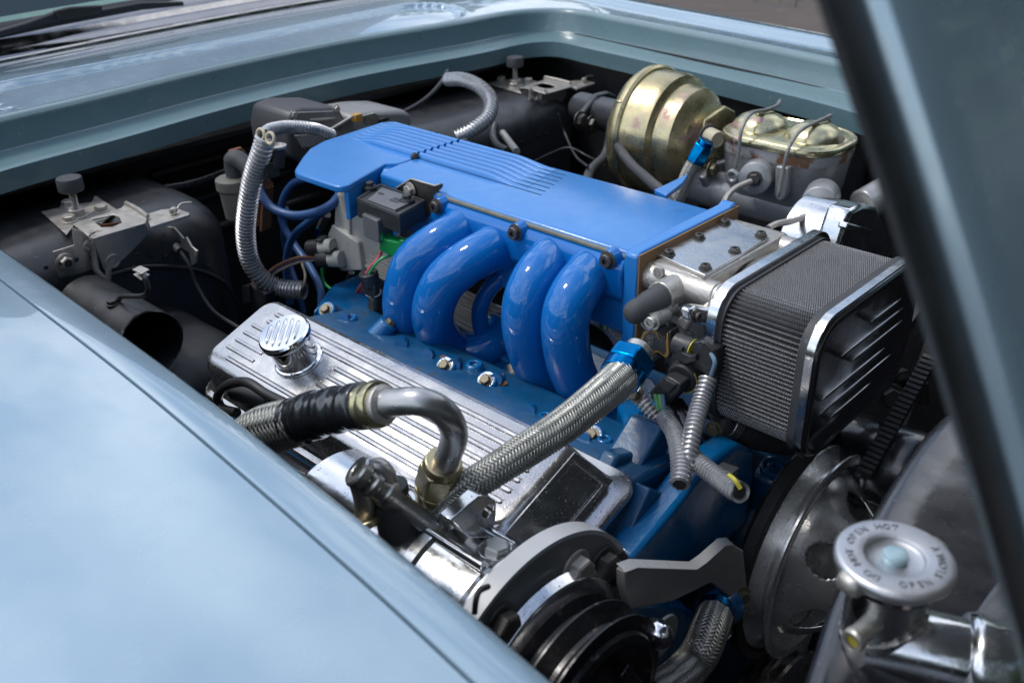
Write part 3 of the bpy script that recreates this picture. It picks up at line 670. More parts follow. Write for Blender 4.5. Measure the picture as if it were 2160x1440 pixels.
part('water_outlet', MB().poly([P(a, b, z=.850) for a, b in ((1300, 850), (1345, 830), (1400, 850), (1480, 905), (1500, 940), (1470, 965), (1400, 945), (1330, 915))], (0, 0, -.025)), BLUE_D, lm, .005)
for a, b, r_ in ((735, 672, .012), (1000, 770, .011), (1150, 880, .009), (1275, 928, .009)):
    p = P(a, b, z=.850); part('cast_boss', MB().lathe([(r_*1.2, -.02), (r_, .0), (r_*.8, .003), (r_*.45, .003), (r_*.4, -.001), (0, -.001)], frame(p, Z), 20), BLUE_D, lm, .0006)
part('fuel_rail', MB().cyl(P(870, 640, y=.80), P(1330, 880, y=.80), .009, None, 16), DARKST, lm)
for a, b in ((1048, 735), (1085, 752), (1275, 690)): part('valley_fitting', MB().cyl(P(a, b, y=.775), P(a, b, y=.775) + Z*.03, .008, .006, 12), GOLDZ, lm, .001)
for a, b, c, d in ((735, 672, 790, 668), (850, 722, 870, 700), (962, 764, 985, 735), (1050, 797, 1075, 775), (1120, 864, 1150, 845), (1240, 925, 1290, 915), (1310, 935, 1330, 905), (905, 748, 930, 740)):
    p, q = P(a, b, z=.846), P(c, d, z=.806)
    part('cast_rib', MB().tube(spline([p + (p - q)*.2, p, p.lerp(q, .5) - Z*.006, q], 4), .0075, 12), BLUE_D, lm, ang=70)
for a, b, r_ in ((700, 660, .004), (1140, 872, .004), (1062, 812, .0045), (935, 757, .004)):
    p = P(a, b, z=.8465); part('dowel', MB().cyl(p, p + Z*.003, r_, None, 12), RUST, lm)
# injector stems
for (a, b, a2, b2) in ((795, 680, 790, 610), (1090, 825, 1080, 770)):
    p, q = P(a, b, y=.70), P(a2, b2, y=.715)
    part('injector', MB().cyl(p, q, .0085, .0075, 20), DARKST, lm, .001)
    part('injector_collar', MB().cyl(p.lerp(q, .45), p.lerp(q, .6), .0105, None, 20), DARKST, lm, .001)

# ---- engine block front, timing cover, water pump
blk = thing('engine_block', 'blue painted engine block and front cover behind the pulleys', 'engine block', (-.55, .84, .4))
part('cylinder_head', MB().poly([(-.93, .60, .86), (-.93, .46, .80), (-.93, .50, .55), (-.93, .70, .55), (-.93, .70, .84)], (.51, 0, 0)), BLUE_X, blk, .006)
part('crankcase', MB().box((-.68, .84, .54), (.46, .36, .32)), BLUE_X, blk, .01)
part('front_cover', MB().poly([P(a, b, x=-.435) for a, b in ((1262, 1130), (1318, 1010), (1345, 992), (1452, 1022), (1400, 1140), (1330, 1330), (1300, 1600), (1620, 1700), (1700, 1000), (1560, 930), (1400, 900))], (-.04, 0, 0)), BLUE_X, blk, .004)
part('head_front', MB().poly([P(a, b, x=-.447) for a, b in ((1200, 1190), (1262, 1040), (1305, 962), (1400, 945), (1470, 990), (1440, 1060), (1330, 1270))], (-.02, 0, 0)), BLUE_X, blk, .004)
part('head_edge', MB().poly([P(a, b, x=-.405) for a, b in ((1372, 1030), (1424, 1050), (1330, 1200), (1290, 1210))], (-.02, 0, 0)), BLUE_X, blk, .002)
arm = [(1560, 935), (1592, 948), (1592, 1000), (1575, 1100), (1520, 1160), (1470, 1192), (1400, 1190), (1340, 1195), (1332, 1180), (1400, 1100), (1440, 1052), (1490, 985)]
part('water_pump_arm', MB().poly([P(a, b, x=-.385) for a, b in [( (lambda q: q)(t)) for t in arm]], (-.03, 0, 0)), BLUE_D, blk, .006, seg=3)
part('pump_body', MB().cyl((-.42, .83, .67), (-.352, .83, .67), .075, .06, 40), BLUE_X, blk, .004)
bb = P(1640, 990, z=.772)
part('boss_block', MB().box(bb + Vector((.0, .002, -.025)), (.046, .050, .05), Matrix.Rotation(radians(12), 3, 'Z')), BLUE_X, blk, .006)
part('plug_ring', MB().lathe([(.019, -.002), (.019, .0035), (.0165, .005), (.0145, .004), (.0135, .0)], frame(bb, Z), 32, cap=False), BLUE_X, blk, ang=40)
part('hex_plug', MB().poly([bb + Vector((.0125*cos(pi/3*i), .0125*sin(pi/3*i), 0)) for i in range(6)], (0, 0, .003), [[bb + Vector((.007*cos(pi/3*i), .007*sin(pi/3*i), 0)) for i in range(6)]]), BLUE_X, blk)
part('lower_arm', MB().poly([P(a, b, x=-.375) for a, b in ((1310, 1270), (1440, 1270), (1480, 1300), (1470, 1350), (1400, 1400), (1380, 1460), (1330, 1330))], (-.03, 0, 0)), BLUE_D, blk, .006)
part('hose_neck', MB().tube(spline([P(a, b, x=-.36) for a, b in ((1535, 1270), (1515, 1285), (1500, 1300))], 4), .0205, 28), BLUE_D, blk, .002)
# polished dome nut and washer
wsh = P(1395, 1340, x=-.335); part('washer', MB().cyl(wsh, wsh + X*.003, .021, None, 32), GREYPT, blk, .0006)
dn = P(1372, 1335, x=-.328); part('dome_nut', MB().lathe([(.0125, 0), (.0135, .004), (.013, .012), (.009, .019), (.004, .022), (0, .0225)], frame(dn, (X - Y*.2 + Z*.6)), 28), CHROME, blk, ang=60)

# ---- near valve cover
TA = radians(21); VV = Vector((0, -cos(TA), -sin(TA))); WW = Vector((0, -sin(TA), cos(TA))); VO = Vector((0, .570, .900))
def vc(u, v, w): return VO + X * u + VV * v + WW * w
vcv = thing('valve_cover', 'polished aluminium valve cover with long ribs, dusty, beside the blue manifold', 'valve cover', (-.69, .5, .80))
def loop(u0, u1, v0, v1, r, w): return [vc(a, b, w) for a, b in rrect(u0, u1, v0, v1, r, 6)][::-1]
part('cover_shell', MB().loft([
    loop(-.952, -.415, -.020, .134, .020, -.055), loop(-.952, -.415, -.020, .134, .020, -.049), loop(-.950, -.417, -.018, .132, .018, -.047),
    loop(-.946, -.428, -.008, .126, .016, -.046), loop(-.942, -.434, -.004, .123, .018, -.042), loop(-.938, -.452, .000, .118, .020, -.012), loop(-.934, -.462, .004, .113, .018, -.003), loop(-.930, -.468, .009, .107, .015, 0)][::1]), VCMAT, vcv, ang=28)
for i in range(7):
    v = .020 + i * .0128; u0 = -.760 if 2 <= i <= 5 else -.90
    for dv_ in (0,):
        part('rib', MB().poly([vc(u0, v, -.0005), vc(-.482, v, -.0005), vc(-.4795, v + .0022, -.0005), vc(-.482, v + .0044, -.0005), vc(u0, v + .0044, -.0005), vc(u0 - .0025, v + .0022, -.0005)], WW * .0023), VCMAT, vcv, .0009)
    part('dark_groove_line', MB().box(vc((u0 - .48) / 2, v - .0008, .0001), (-u0 - .48, .0012, .0004), Matrix.Rotation(TA, 3, 'X')), DARKST, vcv)
for i in (2, 3, 4, 5):
    v = .020 + i * .0128
    part('rib', MB().poly([vc(-.915, v, -.0005), vc(-.862, v, -.0005), vc(-.862, v + .0044, -.0005), vc(-.915, v + .0044, -.0005)], WW * .0023), VCMAT, vcv, .0009)
# front end pocket: raised frame
def vcf(t, s, k): # on the sloping front face: t across v, s down
    return vc(-.462 + .030 * s + k, t, -.006 - .034 * s + k * .6)
part('end_frame', MB().poly([vcf(.006, .0, .0), vcf(.112, .0, .0), vcf(.118, 1.0, .0), vcf(-.002, 1.0, .0)], (X*.8 + WW).normalized() * .004, [[vcf(.016, .16, .0), vcf(.010, .88, 0), vcf(.106, .88, 0), vcf(.101, .16, 0)]]), VCMAT, vcv, .0038, seg=4)
for u, v in ((-.60, -.012), (-.78, -.012), (-.50, .129)):
    bolt(HEX_D, vc(u, v, -.0475), WW, .006, vcv)
# rubber gasket line
part('gasket', MB().loft([loop(-.951, -.416, -.019, .133, .02, -.060), loop(-.951, -.416, -.019, .133, .02, -.0552)]), W_BLK, vcv)
# breather
bo = vc(-.812, .058, 0)
br = thing('oil_filler_breather', 'chrome oil filler breather cap with five slanted fins on the valve cover', 'breather cap', bo)
BF = frame(bo, WW)
part('body', MB().lathe([(.0275, 0), (.0278, .002), (.0268, .0032), (.0245, .004), (.0243, .031), (.0255, .033)], BF, 64), CHROME, br, ang=30)
part('lid', MB().lathe([(.0262, .0325), (.0285, .034), (.0292, .037), (.0286, .0405), (.0268, .0425), (0, .0435)], BF, 64), CHROME, br, ang=30)
fd = Matrix.Rotation(radians(-52), 3, 'Z')
for i in range(5):
    off = (i - 2) * .0080; ln = sqrt(.022**2 - off**2) - .001
    pts = []
    for k in range(13):
        t = -1 + 2 * k / 12; pts.append(BF @ (fd @ Vector((t * ln, off, 0)) + Vector((0, 0, .0434))))
    part('fin', MB().tube(pts, [.0004 + .0019 * (1 - abs(-1 + 2*k/12)**6) for k in range(13)], 10), CHROME, br, ang=60)
# ================================================================== THROTTLE BODY
tb = thing('throttle_body', 'cast aluminium throttle body with flat screwed top plate, bolted to the plenum front', 'throttle body', (-.49, .85, .86))
part('housing', MB().poly([Vector((-.534, y, z)) for y, z in ((.772, .895), (.768, .985), (.775, .9905), (.935, .9905), (.942, .983), (.940, .895))], (.070, 0, 0)), CAST, tb, .004)
pc = [P(1385, 535, z=.9945), P(1487, 580, z=.9945), P(1623, 500, z=.9945), P(1530, 456, z=.9945)]
part('coolant_plate', MB().poly(pc, (0, 0, -.0038)), WHTSIL, tb, .0008)
for a, b in ((1529, 471), (1475, 502), (1411, 536), (1605, 497), (1550, 531), (1488, 566)):
    bolt(TORX_D, P(a, b, z=.9947), Z, .0052, tb)
for (yy, x1) in ((.776, -.452), (.9265, -.450)):
    part('bolt_boss', MB().cyl((-.536, yy, .974), (x1, yy, .974), .0155, None, 32), CAST, tb, .0015)
    part('washer', MB().cyl((x1, yy, .974), (x1 + .002, yy, .974), .0145, None, 32), ZINC, tb, .0006)
    bolt(HEX_Z, (x1 + .001, yy, .974), X, .0108, tb)
lg = P(1388, 575, y=.7605); part('maker_disc', MB().cyl(lg + Y*.004, lg - Y*.0008, .0062, None, 24), CAST, tb, .0004)
part('maker_mark', MB().poly([lg + Vector((a, -.0009, b)) for a, b in ((-.003, -.002), (.003, -.002), (.003, .002), (-.003, .002))], (0, -.0003, 0), [[lg + Vector((a, -.0009, b)) for a, b in ((-.0024, -.0015), (.0024, -.0015), (.0024, .0015), (-.0024, .0015))]]), CASTD, tb)
part('throttle_bore', MB().lathe([(.040, 0), (.046, .02), (.050, .035), (.052, .05)], frame((-.478, .856, .915), X), 48), CAST, tb, .003)
part('lower_housing', MB().box((-.485, .875, .885), (.05, .08, .06)), CASTD, tb, .008)
# vacuum stub, blanked with a rubber cap
s0, s1, s2 = P(1432, 608, y=.775), P(1392, 628, y=.742), P(1322, 668, y=.700)
part('vacuum_stub', MB().cyl(s0, s1, .0175, .0165, 28), CAST, tb, .001)
cd_ = (s2 - s1).length
part('rubber_cap', MB().lathe([(.0132, -.004), (.0138, 0), (.0135, cd_*.35), (.0120, cd_*.55), (.0126, cd_*.6), (.0118, cd_*.82), (.009, cd_*.94), (.005, cd_*.995), (0, cd_)], frame(s1, s2 - s1), 32), RUBBER, tb, ang=60)
# cast arm with a square lug
part('cast_arm', MB().poly([P(a, b, z=.945) for a, b in ((1385, 640), (1437, 606), (1474, 624), (1410, 668))], (0, 0, -.020)), CAST, tb, .002)
a0, a1 = P(1420, 640, y=.752), P(1372, 676, y=.722)
part('screw_tower', MB().cyl(a0, a1, .0085, .0075, 20), CASTD, tb, .0008); bolt(TORX_Z, a1, a1 - a0, .0085, tb)
part('thumb_boss', MB().poly([P(a, b, y=.745) for a, b in ((1415, 680), (1440, 665), (1452, 680), (1446, 700), (1425, 700))], (0, .012, 0)), CASTD, tb, .002)
part('support_web', MB().poly([P(a, b, y=.745) for a, b in ((1396, 664), (1402, 660), (1452, 706), (1446, 712))], (0, .010, 0)), CASTD, tb, .001)

# throttle position sensor
ts = thing('throttle_sensor', 'black throttle sensor with amber sealed keyhole face and two silver screws', 'sensor', P(1390, 730, y=.735))
yq = .722
key = [P(a, b, y=yq) for a, b in ((1352, 716), (1358, 700), (1371, 693), (1385, 697), (1394, 712), (1410, 700), (1412, 745), (1406, 754), (1390, 742), (1376, 744), (1361, 740), (1353, 730))]
cq = sum(key, Vector()) / len(key)
part('body', MB().poly([cq + (p - cq) * 1.12 for p in key], (0, .016, 0)), PLAST, ts, .0012)
part('seal_ring', MB().poly([p - Y*.0004 for p in key], (0, -.0006, 0), [[cq + (p - cq) * .82 - Y*.0004 for p in key]]), GOLDT, ts, .0002)
for tx, px_, s_ in (('GT', (1372, 712), .006), ('JC', (1372, 724), .006)):
    o_ = P(*px_, y=yq - .001); part('marking', textmesh(tx, s_, frame(o_, -Y, X) , PRINT, .0001), PRINT, ts)
for a, b in ((1376, 678), (1362, 752)):
    p = P(a, b, y=.716); part('screw_bush', MB().cyl(p + Y*.022, p, .0085, None, 24), CASTD, ts, .0006); bolt(TORX_Z, p, -Y, .0066, ts)
part('sensor_bridge', MB().poly([P(a, b, y=.738) for a, b in ((1405, 700), (1425, 690), (1452, 715), (1440, 762), (1400, 765))], (0, .012, 0)), PLAST, ts, .0012)
tcx = thing('sensor_connector', 'black connector plugged into the throttle sensor, beside the pleated filter', 'connector', P(1460, 740, y=.73))
q0, q1 = P(1425, 722, y=.722), P(1500, 752, y=.722)
part('barrel', MB().cyl(q0, q0.lerp(q1, .5), .0105, .0115, 24), PLAST, tcx, .0008)
part('yellow_seal', MB().cyl(q0.lerp(q1, .50), q0.lerp(q1, .53), .0112, None, 24), W_YEL, tcx)
part('plug', MB().poly([P(a, b, y=.712) for a, b in ((1460, 722), (1478, 718), (1512, 738), (1508, 790), (1498, 796), (1462, 776))], (0, .018, 0)), PLAST, tcx, .0015)
part('latch', MB().poly([P(a, b, y=.706) for a, b in ((1426, 738), (1436, 734), (1438, 744), (1456, 752), (1466, 748), (1468, 762), (1446, 768), (1424, 756))], (0, .006, 0)), PLAST, tcx, .0008)
part('latch_tab', MB().poly([P(a, b, y=.708) for a, b in ((1482, 724), (1492, 719), (1512, 736), (1508, 744))], (0, -.004, 0)), W_BLK, tcx, .0005)
part('wire', MB().tube(spline([P(1500, 745, y=.705), P(1508, 765, y=.70), P(1500, 792, y=.70), P(1494, 806, y=.705)], 6), .0022, 8), W_GB, tcx)
# second connector, green wires
c2 = thing('injector_harness_plug', 'black harness plug with green wires hanging under the throttle sensor', 'connector', P(1420, 815, y=.70))
part('socket', MB().cyl(P(1462, 772, y=.73), P(1436, 800, y=.705), .0185, .0155, 28), PLAST, c2, .0015)
part('collar', MB().lathe([(.016, 0), (.026, .001), (.027, .004), (.022, .006), (.017, .007)], frame(P(1464, 775, y=.732), P(1436, 800, y=.705) - P(1462, 772, y=.73)), 32), W_BLK, c2, .001)
part('yellow_seal', MB().cyl(P(1440, 798, y=.708), P(1438.5, 799.5, y=.7065), .0158, None, 28), W_YEL, c2)
part('shell', MB().poly([P(a, b, y=.690) for a, b in ((1370, 826), (1398, 796), (1408, 795), (1436, 810), (1434, 826), (1404, 858), (1372, 842))], (0, .022, 0)), PLAST, c2, .002)
part('shell_lid', MB().poly([P(a, b, y=.687) for a, b in ((1386, 812), (1402, 799), (1426, 812), (1410, 830))], (0, .004, 0)), PLAST, c2, .0008)
for q, (m_, off) in enumerate(((W_LG, 0), (W_LG, 9), (W_GB, 16))):
    part('wire', MB().tube(spline([P(1382 + off, 832, y=.688), P(1388 + off*.8, 856, y=.682), P(1398 + off*.6, 872, y=.684), P(1408 + off*.4, 884, y=.69)], 6), .0021, 8), m_, c2)

# silver conduits hanging in front
def conduit(name_lab, pts, r, pitch=.0046, group='silver corrugated conduits in front of the engine', m=CONDUIT, cat='conduit', depth=.32):
    mb = ribbed([P(a, b, y=y) for a, b, y in pts], r, pitch, depth); o = solo('corrugated_conduit', mb, m, name_lab, cat, group, ang=55); part('inner_wires', MB().tube(spline([P(a, b, y=y) for a, b, y in pts], 6), r*.62, 10), W_BLK, o); return o
conduit('silver corrugated conduit running down from the throttle sensor plug', [(1494, 798, .700), (1478, 850, .68), (1462, 910, .65), (1452, 965, .630), (1452, 990, .625)], .0092)
conduit('silver corrugated conduit carrying the green wires down in a hanging end', [(1402, 880, .68), (1424, 915, .66), (1434, 960, .63), (1436, 1000, .61), (1433, 1022, .60)], .0094)
conduit('silver corrugated conduit sloping from beside the braided hose clip to the two hanging conduits', [(1342, 835, .70), (1372, 866, .70), (1400, 900, .70), (1422, 925, .70), (1440, 945, .70)], .0080)
conduit('short silver corrugated conduit end lowest at right, with a yellow wire', [(1445, 950, .66), (1476, 978, .635), (1512, 1006, .62), (1545, 1030, .605), (1562, 1038, .60)], .0092)
conduit('silver corrugated conduit behind the fourth runner by the blue hose nut', [(1250, 668, .80), (1275, 680, .79), (1300, 706, .775), (1316, 735, .765), (1325, 762, .76)], .0088)
solo('loose_wire', MB().tube(spline([P(1538, 1002, y=.60), P(1550, 1012, y=.595), P(1562, 1030, y=.595)], 5), .002, 8), W_YEL, 'short yellow wire at the lowest conduit end', 'wire')
tw = MB().poly([P(a, b, y=.63) for a, b in ((1508, 985), (1546, 998), (1540, 1012), (1506, 1000))], (0, .012, 0)); solo('conduit_clip', tw, PLAST, 'flat black clip lying behind the lowest silver conduit', 'clip', bevel=.001)
kw = MB().tube(spline([P(1420, 855, y=.71), P(1436, 880, y=.705), P(1450, 910, y=.70), P(1456, 940, y=.70)], 6), .012, 14)
solo('taped_loom', kw, TAPE, 'black taped wiring loom behind the silver conduits', 'wiring loom')

# ================================================================== AIR FILTER
af = thing('air_filter', 'square grey pleated air filter with polished rims on the throttle body', 'air filter', (-.37, .83, .85))
YF0, YF1, ZF0, ZF1 = .722, .945, .858, 1.006
def fsec(x, ins, r): return [Vector((x, a, b)) for a, b in rrect(YF0 + ins, YF1 - ins, ZF0 + ins, ZF1 - ins, r, 10)]
outl = rrect(YF0 + .008, YF1 - .008, ZF0 + .008, ZF1 - .008, .030, 12); ol = [Vector((0, a, b)) for a, b in outl]; ol.append(ol[0].copy())
per = sum((b - a).length for a, b in zip(ol, ol[1:])); npl = int(per / .0046); rs = resample(ol, per / (npl * 8))[:-1]
rows = []
cen = Vector((0, (YF0 + YF1)/2, (ZF0 + ZF1)/2))
for x in (-.418, -.4165, -.39, -.36, -.334, -.3325):
    row = []
    for i, p in enumerate(rs):
        d = (rs[(i+1) % len(rs)] - rs[i-1]).normalized(); nn = Vector((0, d.z, -d.y)); k = i % 8
        h = .0075 * (.5 + .5 * cos(2*pi*k/8)) ** .7 if x not in (-.418, -.3325) else -.002
        row.append(Vector((x, p.y, p.z)) + nn * (h - .003))
    row.append(row[0]); rows.append(row)
mesh_m = mat('filter gauze', (0.24, 0.24, 0.25), 0.5, .40, bump=0, var=.15, vscale=40, dust=.70, dustcol=(.10,.09,.08), dscale=60)
t = mesh_m.node_tree; L_ = t.links.new; b_ = [n for n in t.nodes if n.type == 'BSDF_PRINCIPLED'][0]
co = N('ShaderNodeTexCoord', t); w1 = N('ShaderNodeTexWave', t, wave_type='BANDS', bands_direction='X'); w1.inputs['Scale'].default_value = 140
L_(co.outputs['Object'], w1.inputs['Vector'])
nn_ = N('ShaderNodeTexNoise', t); nn_.inputs['Scale'].default_value = 900; L_(co.outputs['Object'], nn_.inputs['Vector'])
mt_ = N('ShaderNodeMath', t, operation='ADD'); L_(w1.outputs[1], mt_.inputs[0]); L_(nn_.outputs[0], mt_.inputs[1])
bpn = N('ShaderNodeBump', t); bpn.inputs['Strength'].default_value = .9; bpn.inputs['Distance'].default_value = .0008; L_(mt_.outputs[0], bpn.inputs['Height']); L_(bpn.outputs[0], b_.inputs['Normal'])
part('pleated_element', MB().strip(rows), mesh_m, af, ang=75)
def rim(x0, x1, ins, r, m, name, th=.004, b=.0012, lip=.0):
    o = [Vector((x0, a, c)) for a, c in rrect(YF0 + ins, YF1 - ins, ZF0 + ins, ZF1 - ins, r, 10)]
    h = [Vector((x0, a, c)) for a, c in rrect(YF0 + ins + th, YF1 - ins - th, ZF0 + ins + th, ZF1 - ins - th, max(.004, r - th), 10)]
    return part(name, MB().poly(o, (x1 - x0, 0, 0), [h]), m, af, b)
rim(-.4285, -.4185, -.003, .034, POLISH, 'rear_rim', .012)
rim(-.4190, -.4140, .002, .032, RUBBER, 'rear_seal', .012)
rim(-.3360, -.3270, .001, .033, RUBBER, 'front_seal', .014)
rim(-.3266, -.3190, -.0022, .0345, POLISH, 'polished_edge', .005)
part('rear_plate', MB().poly([Vector((-.424, a, c)) for a, c in rrect(YF0, YF1, ZF0, ZF1, .03, 8)], (.004, 0, 0)), POLISH, af, .001)
cov = MB().loft([fsec(-.3268, -.001, .034), fsec(-.3225, -.001, .034), fsec(-.3180, .0005, .033), fsec(-.3165, .003, .031), fsec(-.3165, .008, .028), fsec(-.3185, .011, .026)])
part('front_cover', cov, mat('smoked chrome', (.40, .40, .42), 1, .17, slow=.2, rvar=.05, dust=.68, dustcol=(.2,.2,.2), dscale=300), af, ang=50)
cyc, czc = (YF0 + YF1)/2, (ZF0 + ZF1)/2
for zz, y0, y1 in ((.036, .0, .070), (.022, -.055, .080), (.006, -.03, .085), (-.012, -.085, .05), (-.028, -.085, .070), (-.044, -.06, .03)):
    pts = [Vector((-.3186, cyc + y0 + (y1 - y0) * k / 12, czc + zz)) for k in range(13)]
    part('louvre', MB().tube(pts, [.0004 + .0014 * (1 - abs(-1 + 2*k/12)**8) for k in range(13)], 10), MATS['smoked chrome'], af, ang=60)
# polished adaptor neck
rows = []
for x, k, pw in ((-.462, .0, 2), (-.456, .25, 2), (-.446, .6, 3), (-.436, .85, 4), (-.428, 1.0, 6)):
    row = []
    for i in range(49):
        a = 2*pi*i/48; ca, sa = cos(a), sin(a); r_ = 1 / ((abs(ca)**pw + abs(sa)**pw) ** (1/pw)); hy = .058 + (.104 - .058) * k; hz = .058 + (.070 - .058) * k
        row.append(Vector((x, .852 - .004*k + hy*ca*r_, .925 + .008*k + hz*sa*r_)))
    rows.append(row)
part('adaptor_neck', MB().strip(rows), POLISH, af, ang=70)
ear = [P(a, b, x=-.440) for a, b in ((1455, 655), (1472, 646), (1500, 650), (1530, 628), (1530, 700), (1490, 690), (1458, 678))]
part('adaptor_ear', MB().poly(ear, (-.012, 0, 0)), POLISH, af, .003); bolt(TORX_D, P(1469, 666, x=-.4395), X, .0045, af)
hs = thing('crankcase_hose', 'black moulded rubber hose curving under the pleated air filter', 'hose', P(1600, 900, x=-.40))
part('tube', MB().tube(spline([P(a, b, x=x) for a, b, x in ((1535, 890, -.42), (1570, 905, -.41), (1620, 920, -.40), (1690, 925, -.385), (1740, 905, -.38))], 10), .0175, 24), RUBBER, hs, ang=70)
hc = P(1528, 888, x=-.421); dcl = P(1570, 905, x=-.41) - P(1535, 890, x=-.42)
part('clamp_band', MB().lathe([(.0185, -.006), (.0192, -.0055), (.0192, .0055), (.0185, .006)], frame(hc + dcl*.25, dcl), 28, cap=False), ZINC, hs, ang=30)
bolt(HEX_G, P(1505, 905, x=-.415), Vector((.3, -.8, .2)), .0062, hs, 'clamp_screw')

# ================================================================== MAP SENSOR, DISTRIBUTOR
ms = thing('map_sensor', 'black pressure sensor box screwed down with two bolts left of the first runner', 'sensor', P(830, 460, z=.94))
zt = .982
bx = [P(a, b, z=zt) for a, b in ((751, 420), (802, 389), (898, 424), (842, 455))]
part('box', MB().poly(bx, (0, 0, -.024)), PLAST, ms, .0015)
cb = sum(bx, Vector()) / 4
part('box_rim', MB().poly([p + Z*.0002 for p in bx], (0, 0, .0014), [[cb + (p - cb) * .9 + Z*.0002 for p in bx]]), PLAST, ms, .0006)
lid = [P(a, b, z=zt + .004) for a, b in ((770, 421), (808, 394), (893, 420), (836, 441))]
part('lid', MB().poly([P(a, b, z=zt + .003) for a, b in ((775, 420), (806, 395), (866, 414), (870, 424), (834, 442))], (0, 0, -.004)), mat('top lit black plastic', (.10, .103, .11), 0, .42, bump=.2, bscale=500, var=.15), ms, .0008)  # black plastic made greyer, the light on its top put into the colour
ux = (bx[3] - bx[0]).normalized()
for tx, px_, sz in (('459', (803, 408), .0065),):
    part('number', textmesh(tx, sz, frame(P(*px_, z=zt + .0037), Z, ux), DPRINT, .0001), DPRINT, ms)
lc = P(836, 422, z=zt + .0037); fm = frame(lc, Z, ux)
part('emblem', MB().poly([fm @ Vector((a, b, 0)) for a, b in ((-.0075, -.005), (.0075, -.005), (.0075, .005), (-.0075, .005))], (0, 0, .0002), [[fm @ Vector((a, b, 0)) for a, b in ((-.0066, -.0041), (.0066, -.0041), (.0066, .0041), (-.0066, .0041))]]), DPRINT, ms)
part('emblem', textmesh('GM', .0062, fm, DPRINT, .0001), DPRINT, ms)
for a, b in ((780, 397), (859, 424)):
    p = P(a, b, z=zt + .002); part('bolt_lug', MB().cyl(p - Z*.010, p + Z*.003, .0095, None, 20), PLAST, ms, .0008); bolt(HEX_P, p + Z*.003, Z, .0058, ms)
# plug with white stamp
pz = .968
pg = [P(a, b, z=pz) for a, b in ((762, 451), (788, 437), (828, 449), (824, 455), (805, 461), (794, 466), (780, 459), (778, 458))]
part('plug', MB().poly([P(a, b, z=pz) for a, b in ((763, 451), (790, 437), (827, 451), (796, 466))], (0, 0, -.030)), MATS['top lit black plastic'], ms, .0015)  # same lightened plastic for the top-lit plug
part('plug_number', textmesh('039 9013', .0062, frame(P(797, 449, z=pz + .0005), Z, ux), DPRINT, .0002), DPRINT, ms)
gpc = thing('green_locking_clip', 'bright green plastic locking clip below the black pressure sensor', 'clip', P(820, 510, y=.715))
part('body', MB().poly([P(a, b, y=.705) for a, b in ((800, 495), (812, 505), (840, 512), (842, 506), (850, 508), (846, 536), (826, 541), (800, 528))], (0, .016, 0)), GREENP, gpc, .0012)
part('arm', MB().poly([P(a, b, y=.702) for a, b in ((777, 484), (783, 480), (800, 489), (806, 508), (796, 509), (790, 494), (778, 489))], (0, .006, 0)), GREENP, gpc, .001)
part('wire', MB().tube(spline([P(826, 538, y=.712), P(806, 545, y=.70), P(790, 560, y=.692), P(778, 578, y=.69)], 6), .0019, 8), W_GREEN, gpc)
part('wire', MB().tube(spline([P(806, 530, y=.715), P(795, 548, y=.70), P(782, 562, y=.693), P(773, 577, y=.69)], 6), .0019, 8), W_PINK, gpc)
tsn = thing('coolant_sensor', 'small black plug with pink and green wires standing on the blue manifold', 'sensor', P(785, 640, y=.70))
part('plug', MB().cyl(P(776, 574, y=.692), P(784, 600, y=.695), .0125, .0118, 24), PLAST, tsn, .0015)
part('socket', MB().box(P(790, 606, y=.700), (.026, .022, .020)), PLAST, tsn, .002)
part('spring_clip', MB().tube(spline([P(a, b, y=.69) for a, b in ((768, 612), (772, 622), (788, 627), (802, 620), (803, 610))], 6), .0009, 6), ZINC, tsn)
part('stem', MB().cyl(P(792, 622, y=.70), P(795, 672, y=.705), .0098, .0088, 24), DARKST, tsn, .001)
# black bracket behind
bk = thing('sensor_bracket', 'dark steel bracket with bright edge between the sensor and the plenum', 'bracket', P(880, 430, y=.765))
part('plate', MB().poly([P(a, b, y=.7655) for a, b in ((836, 398), (868, 378), (918, 393), (932, 388), (930, 397), (914, 412), (915, 440), (900, 462), (850, 470))], (0, .003, 0)), DARKST, bk, .0006)
part('turned_edge', MB().tube([P(a, b, y=.7645) for a, b in ((836, 397), (867, 377), (890, 384), (918, 392), (930, 388))], .0011, 8), NICKEL, bk)
bolt(HEX_N, P(866, 400, y=.764), -Y, .0072, bk)
part('foot', MB().cyl(P(862, 490, y=.76), P(850, 525, y=.76), .014, .012, 20), NICKEL, bk, .002)

dc_ = thing('distributor', 'light grey plastic distributor housing with two grey plug sockets', 'distributor', P(790, 560, y=.80))
body = [P(a, b, y=.79) for a, b in ((706, 405), (760, 418), (830, 450), (850, 500), (850, 555), (834, 572), (745, 572), (722, 560), (714, 520), (704, 470))]
part('housing', MB().poly(body, (0, .09, 0)), GREYP, dc_, .004)
part('flat_side', MB().poly([P(a, b, y=.782) for a, b in ((690, 498), (700, 474), (755, 512), (764, 570), (722, 572), (714, 566))], (0, .02, 0)), GREYP, dc_, .002)
part('back_ridge', MB().poly([P(a, b, y=.786) for a, b in ((733, 430), (737, 430), (738, 505), (734, 506))], (0, .01, 0)), GREYP, dc_, .001)
for (a, b, c, d) in ((722, 546, 672, 547), (705, 520, 652, 524)):
    p, q = P(a, b, y=.775), P(c, d, y=.760)
    part('socket', MB().cyl(p, p.lerp(q, .55), .0125, .0115, 24), GREYP, dc_, .0008)
    part('plug_end', MB().cyl(p.lerp(q, .5), q, .0128, .012, 24), PLAST, dc_, .0008)
    m_ = p.lerp(q, .45) + Z*.0135
    part('plug_latch', MB().box(m_, (.010, .020, .004), frame(m_, Z, q - p).to_3x3()), W_BLK, dc_, .0008)
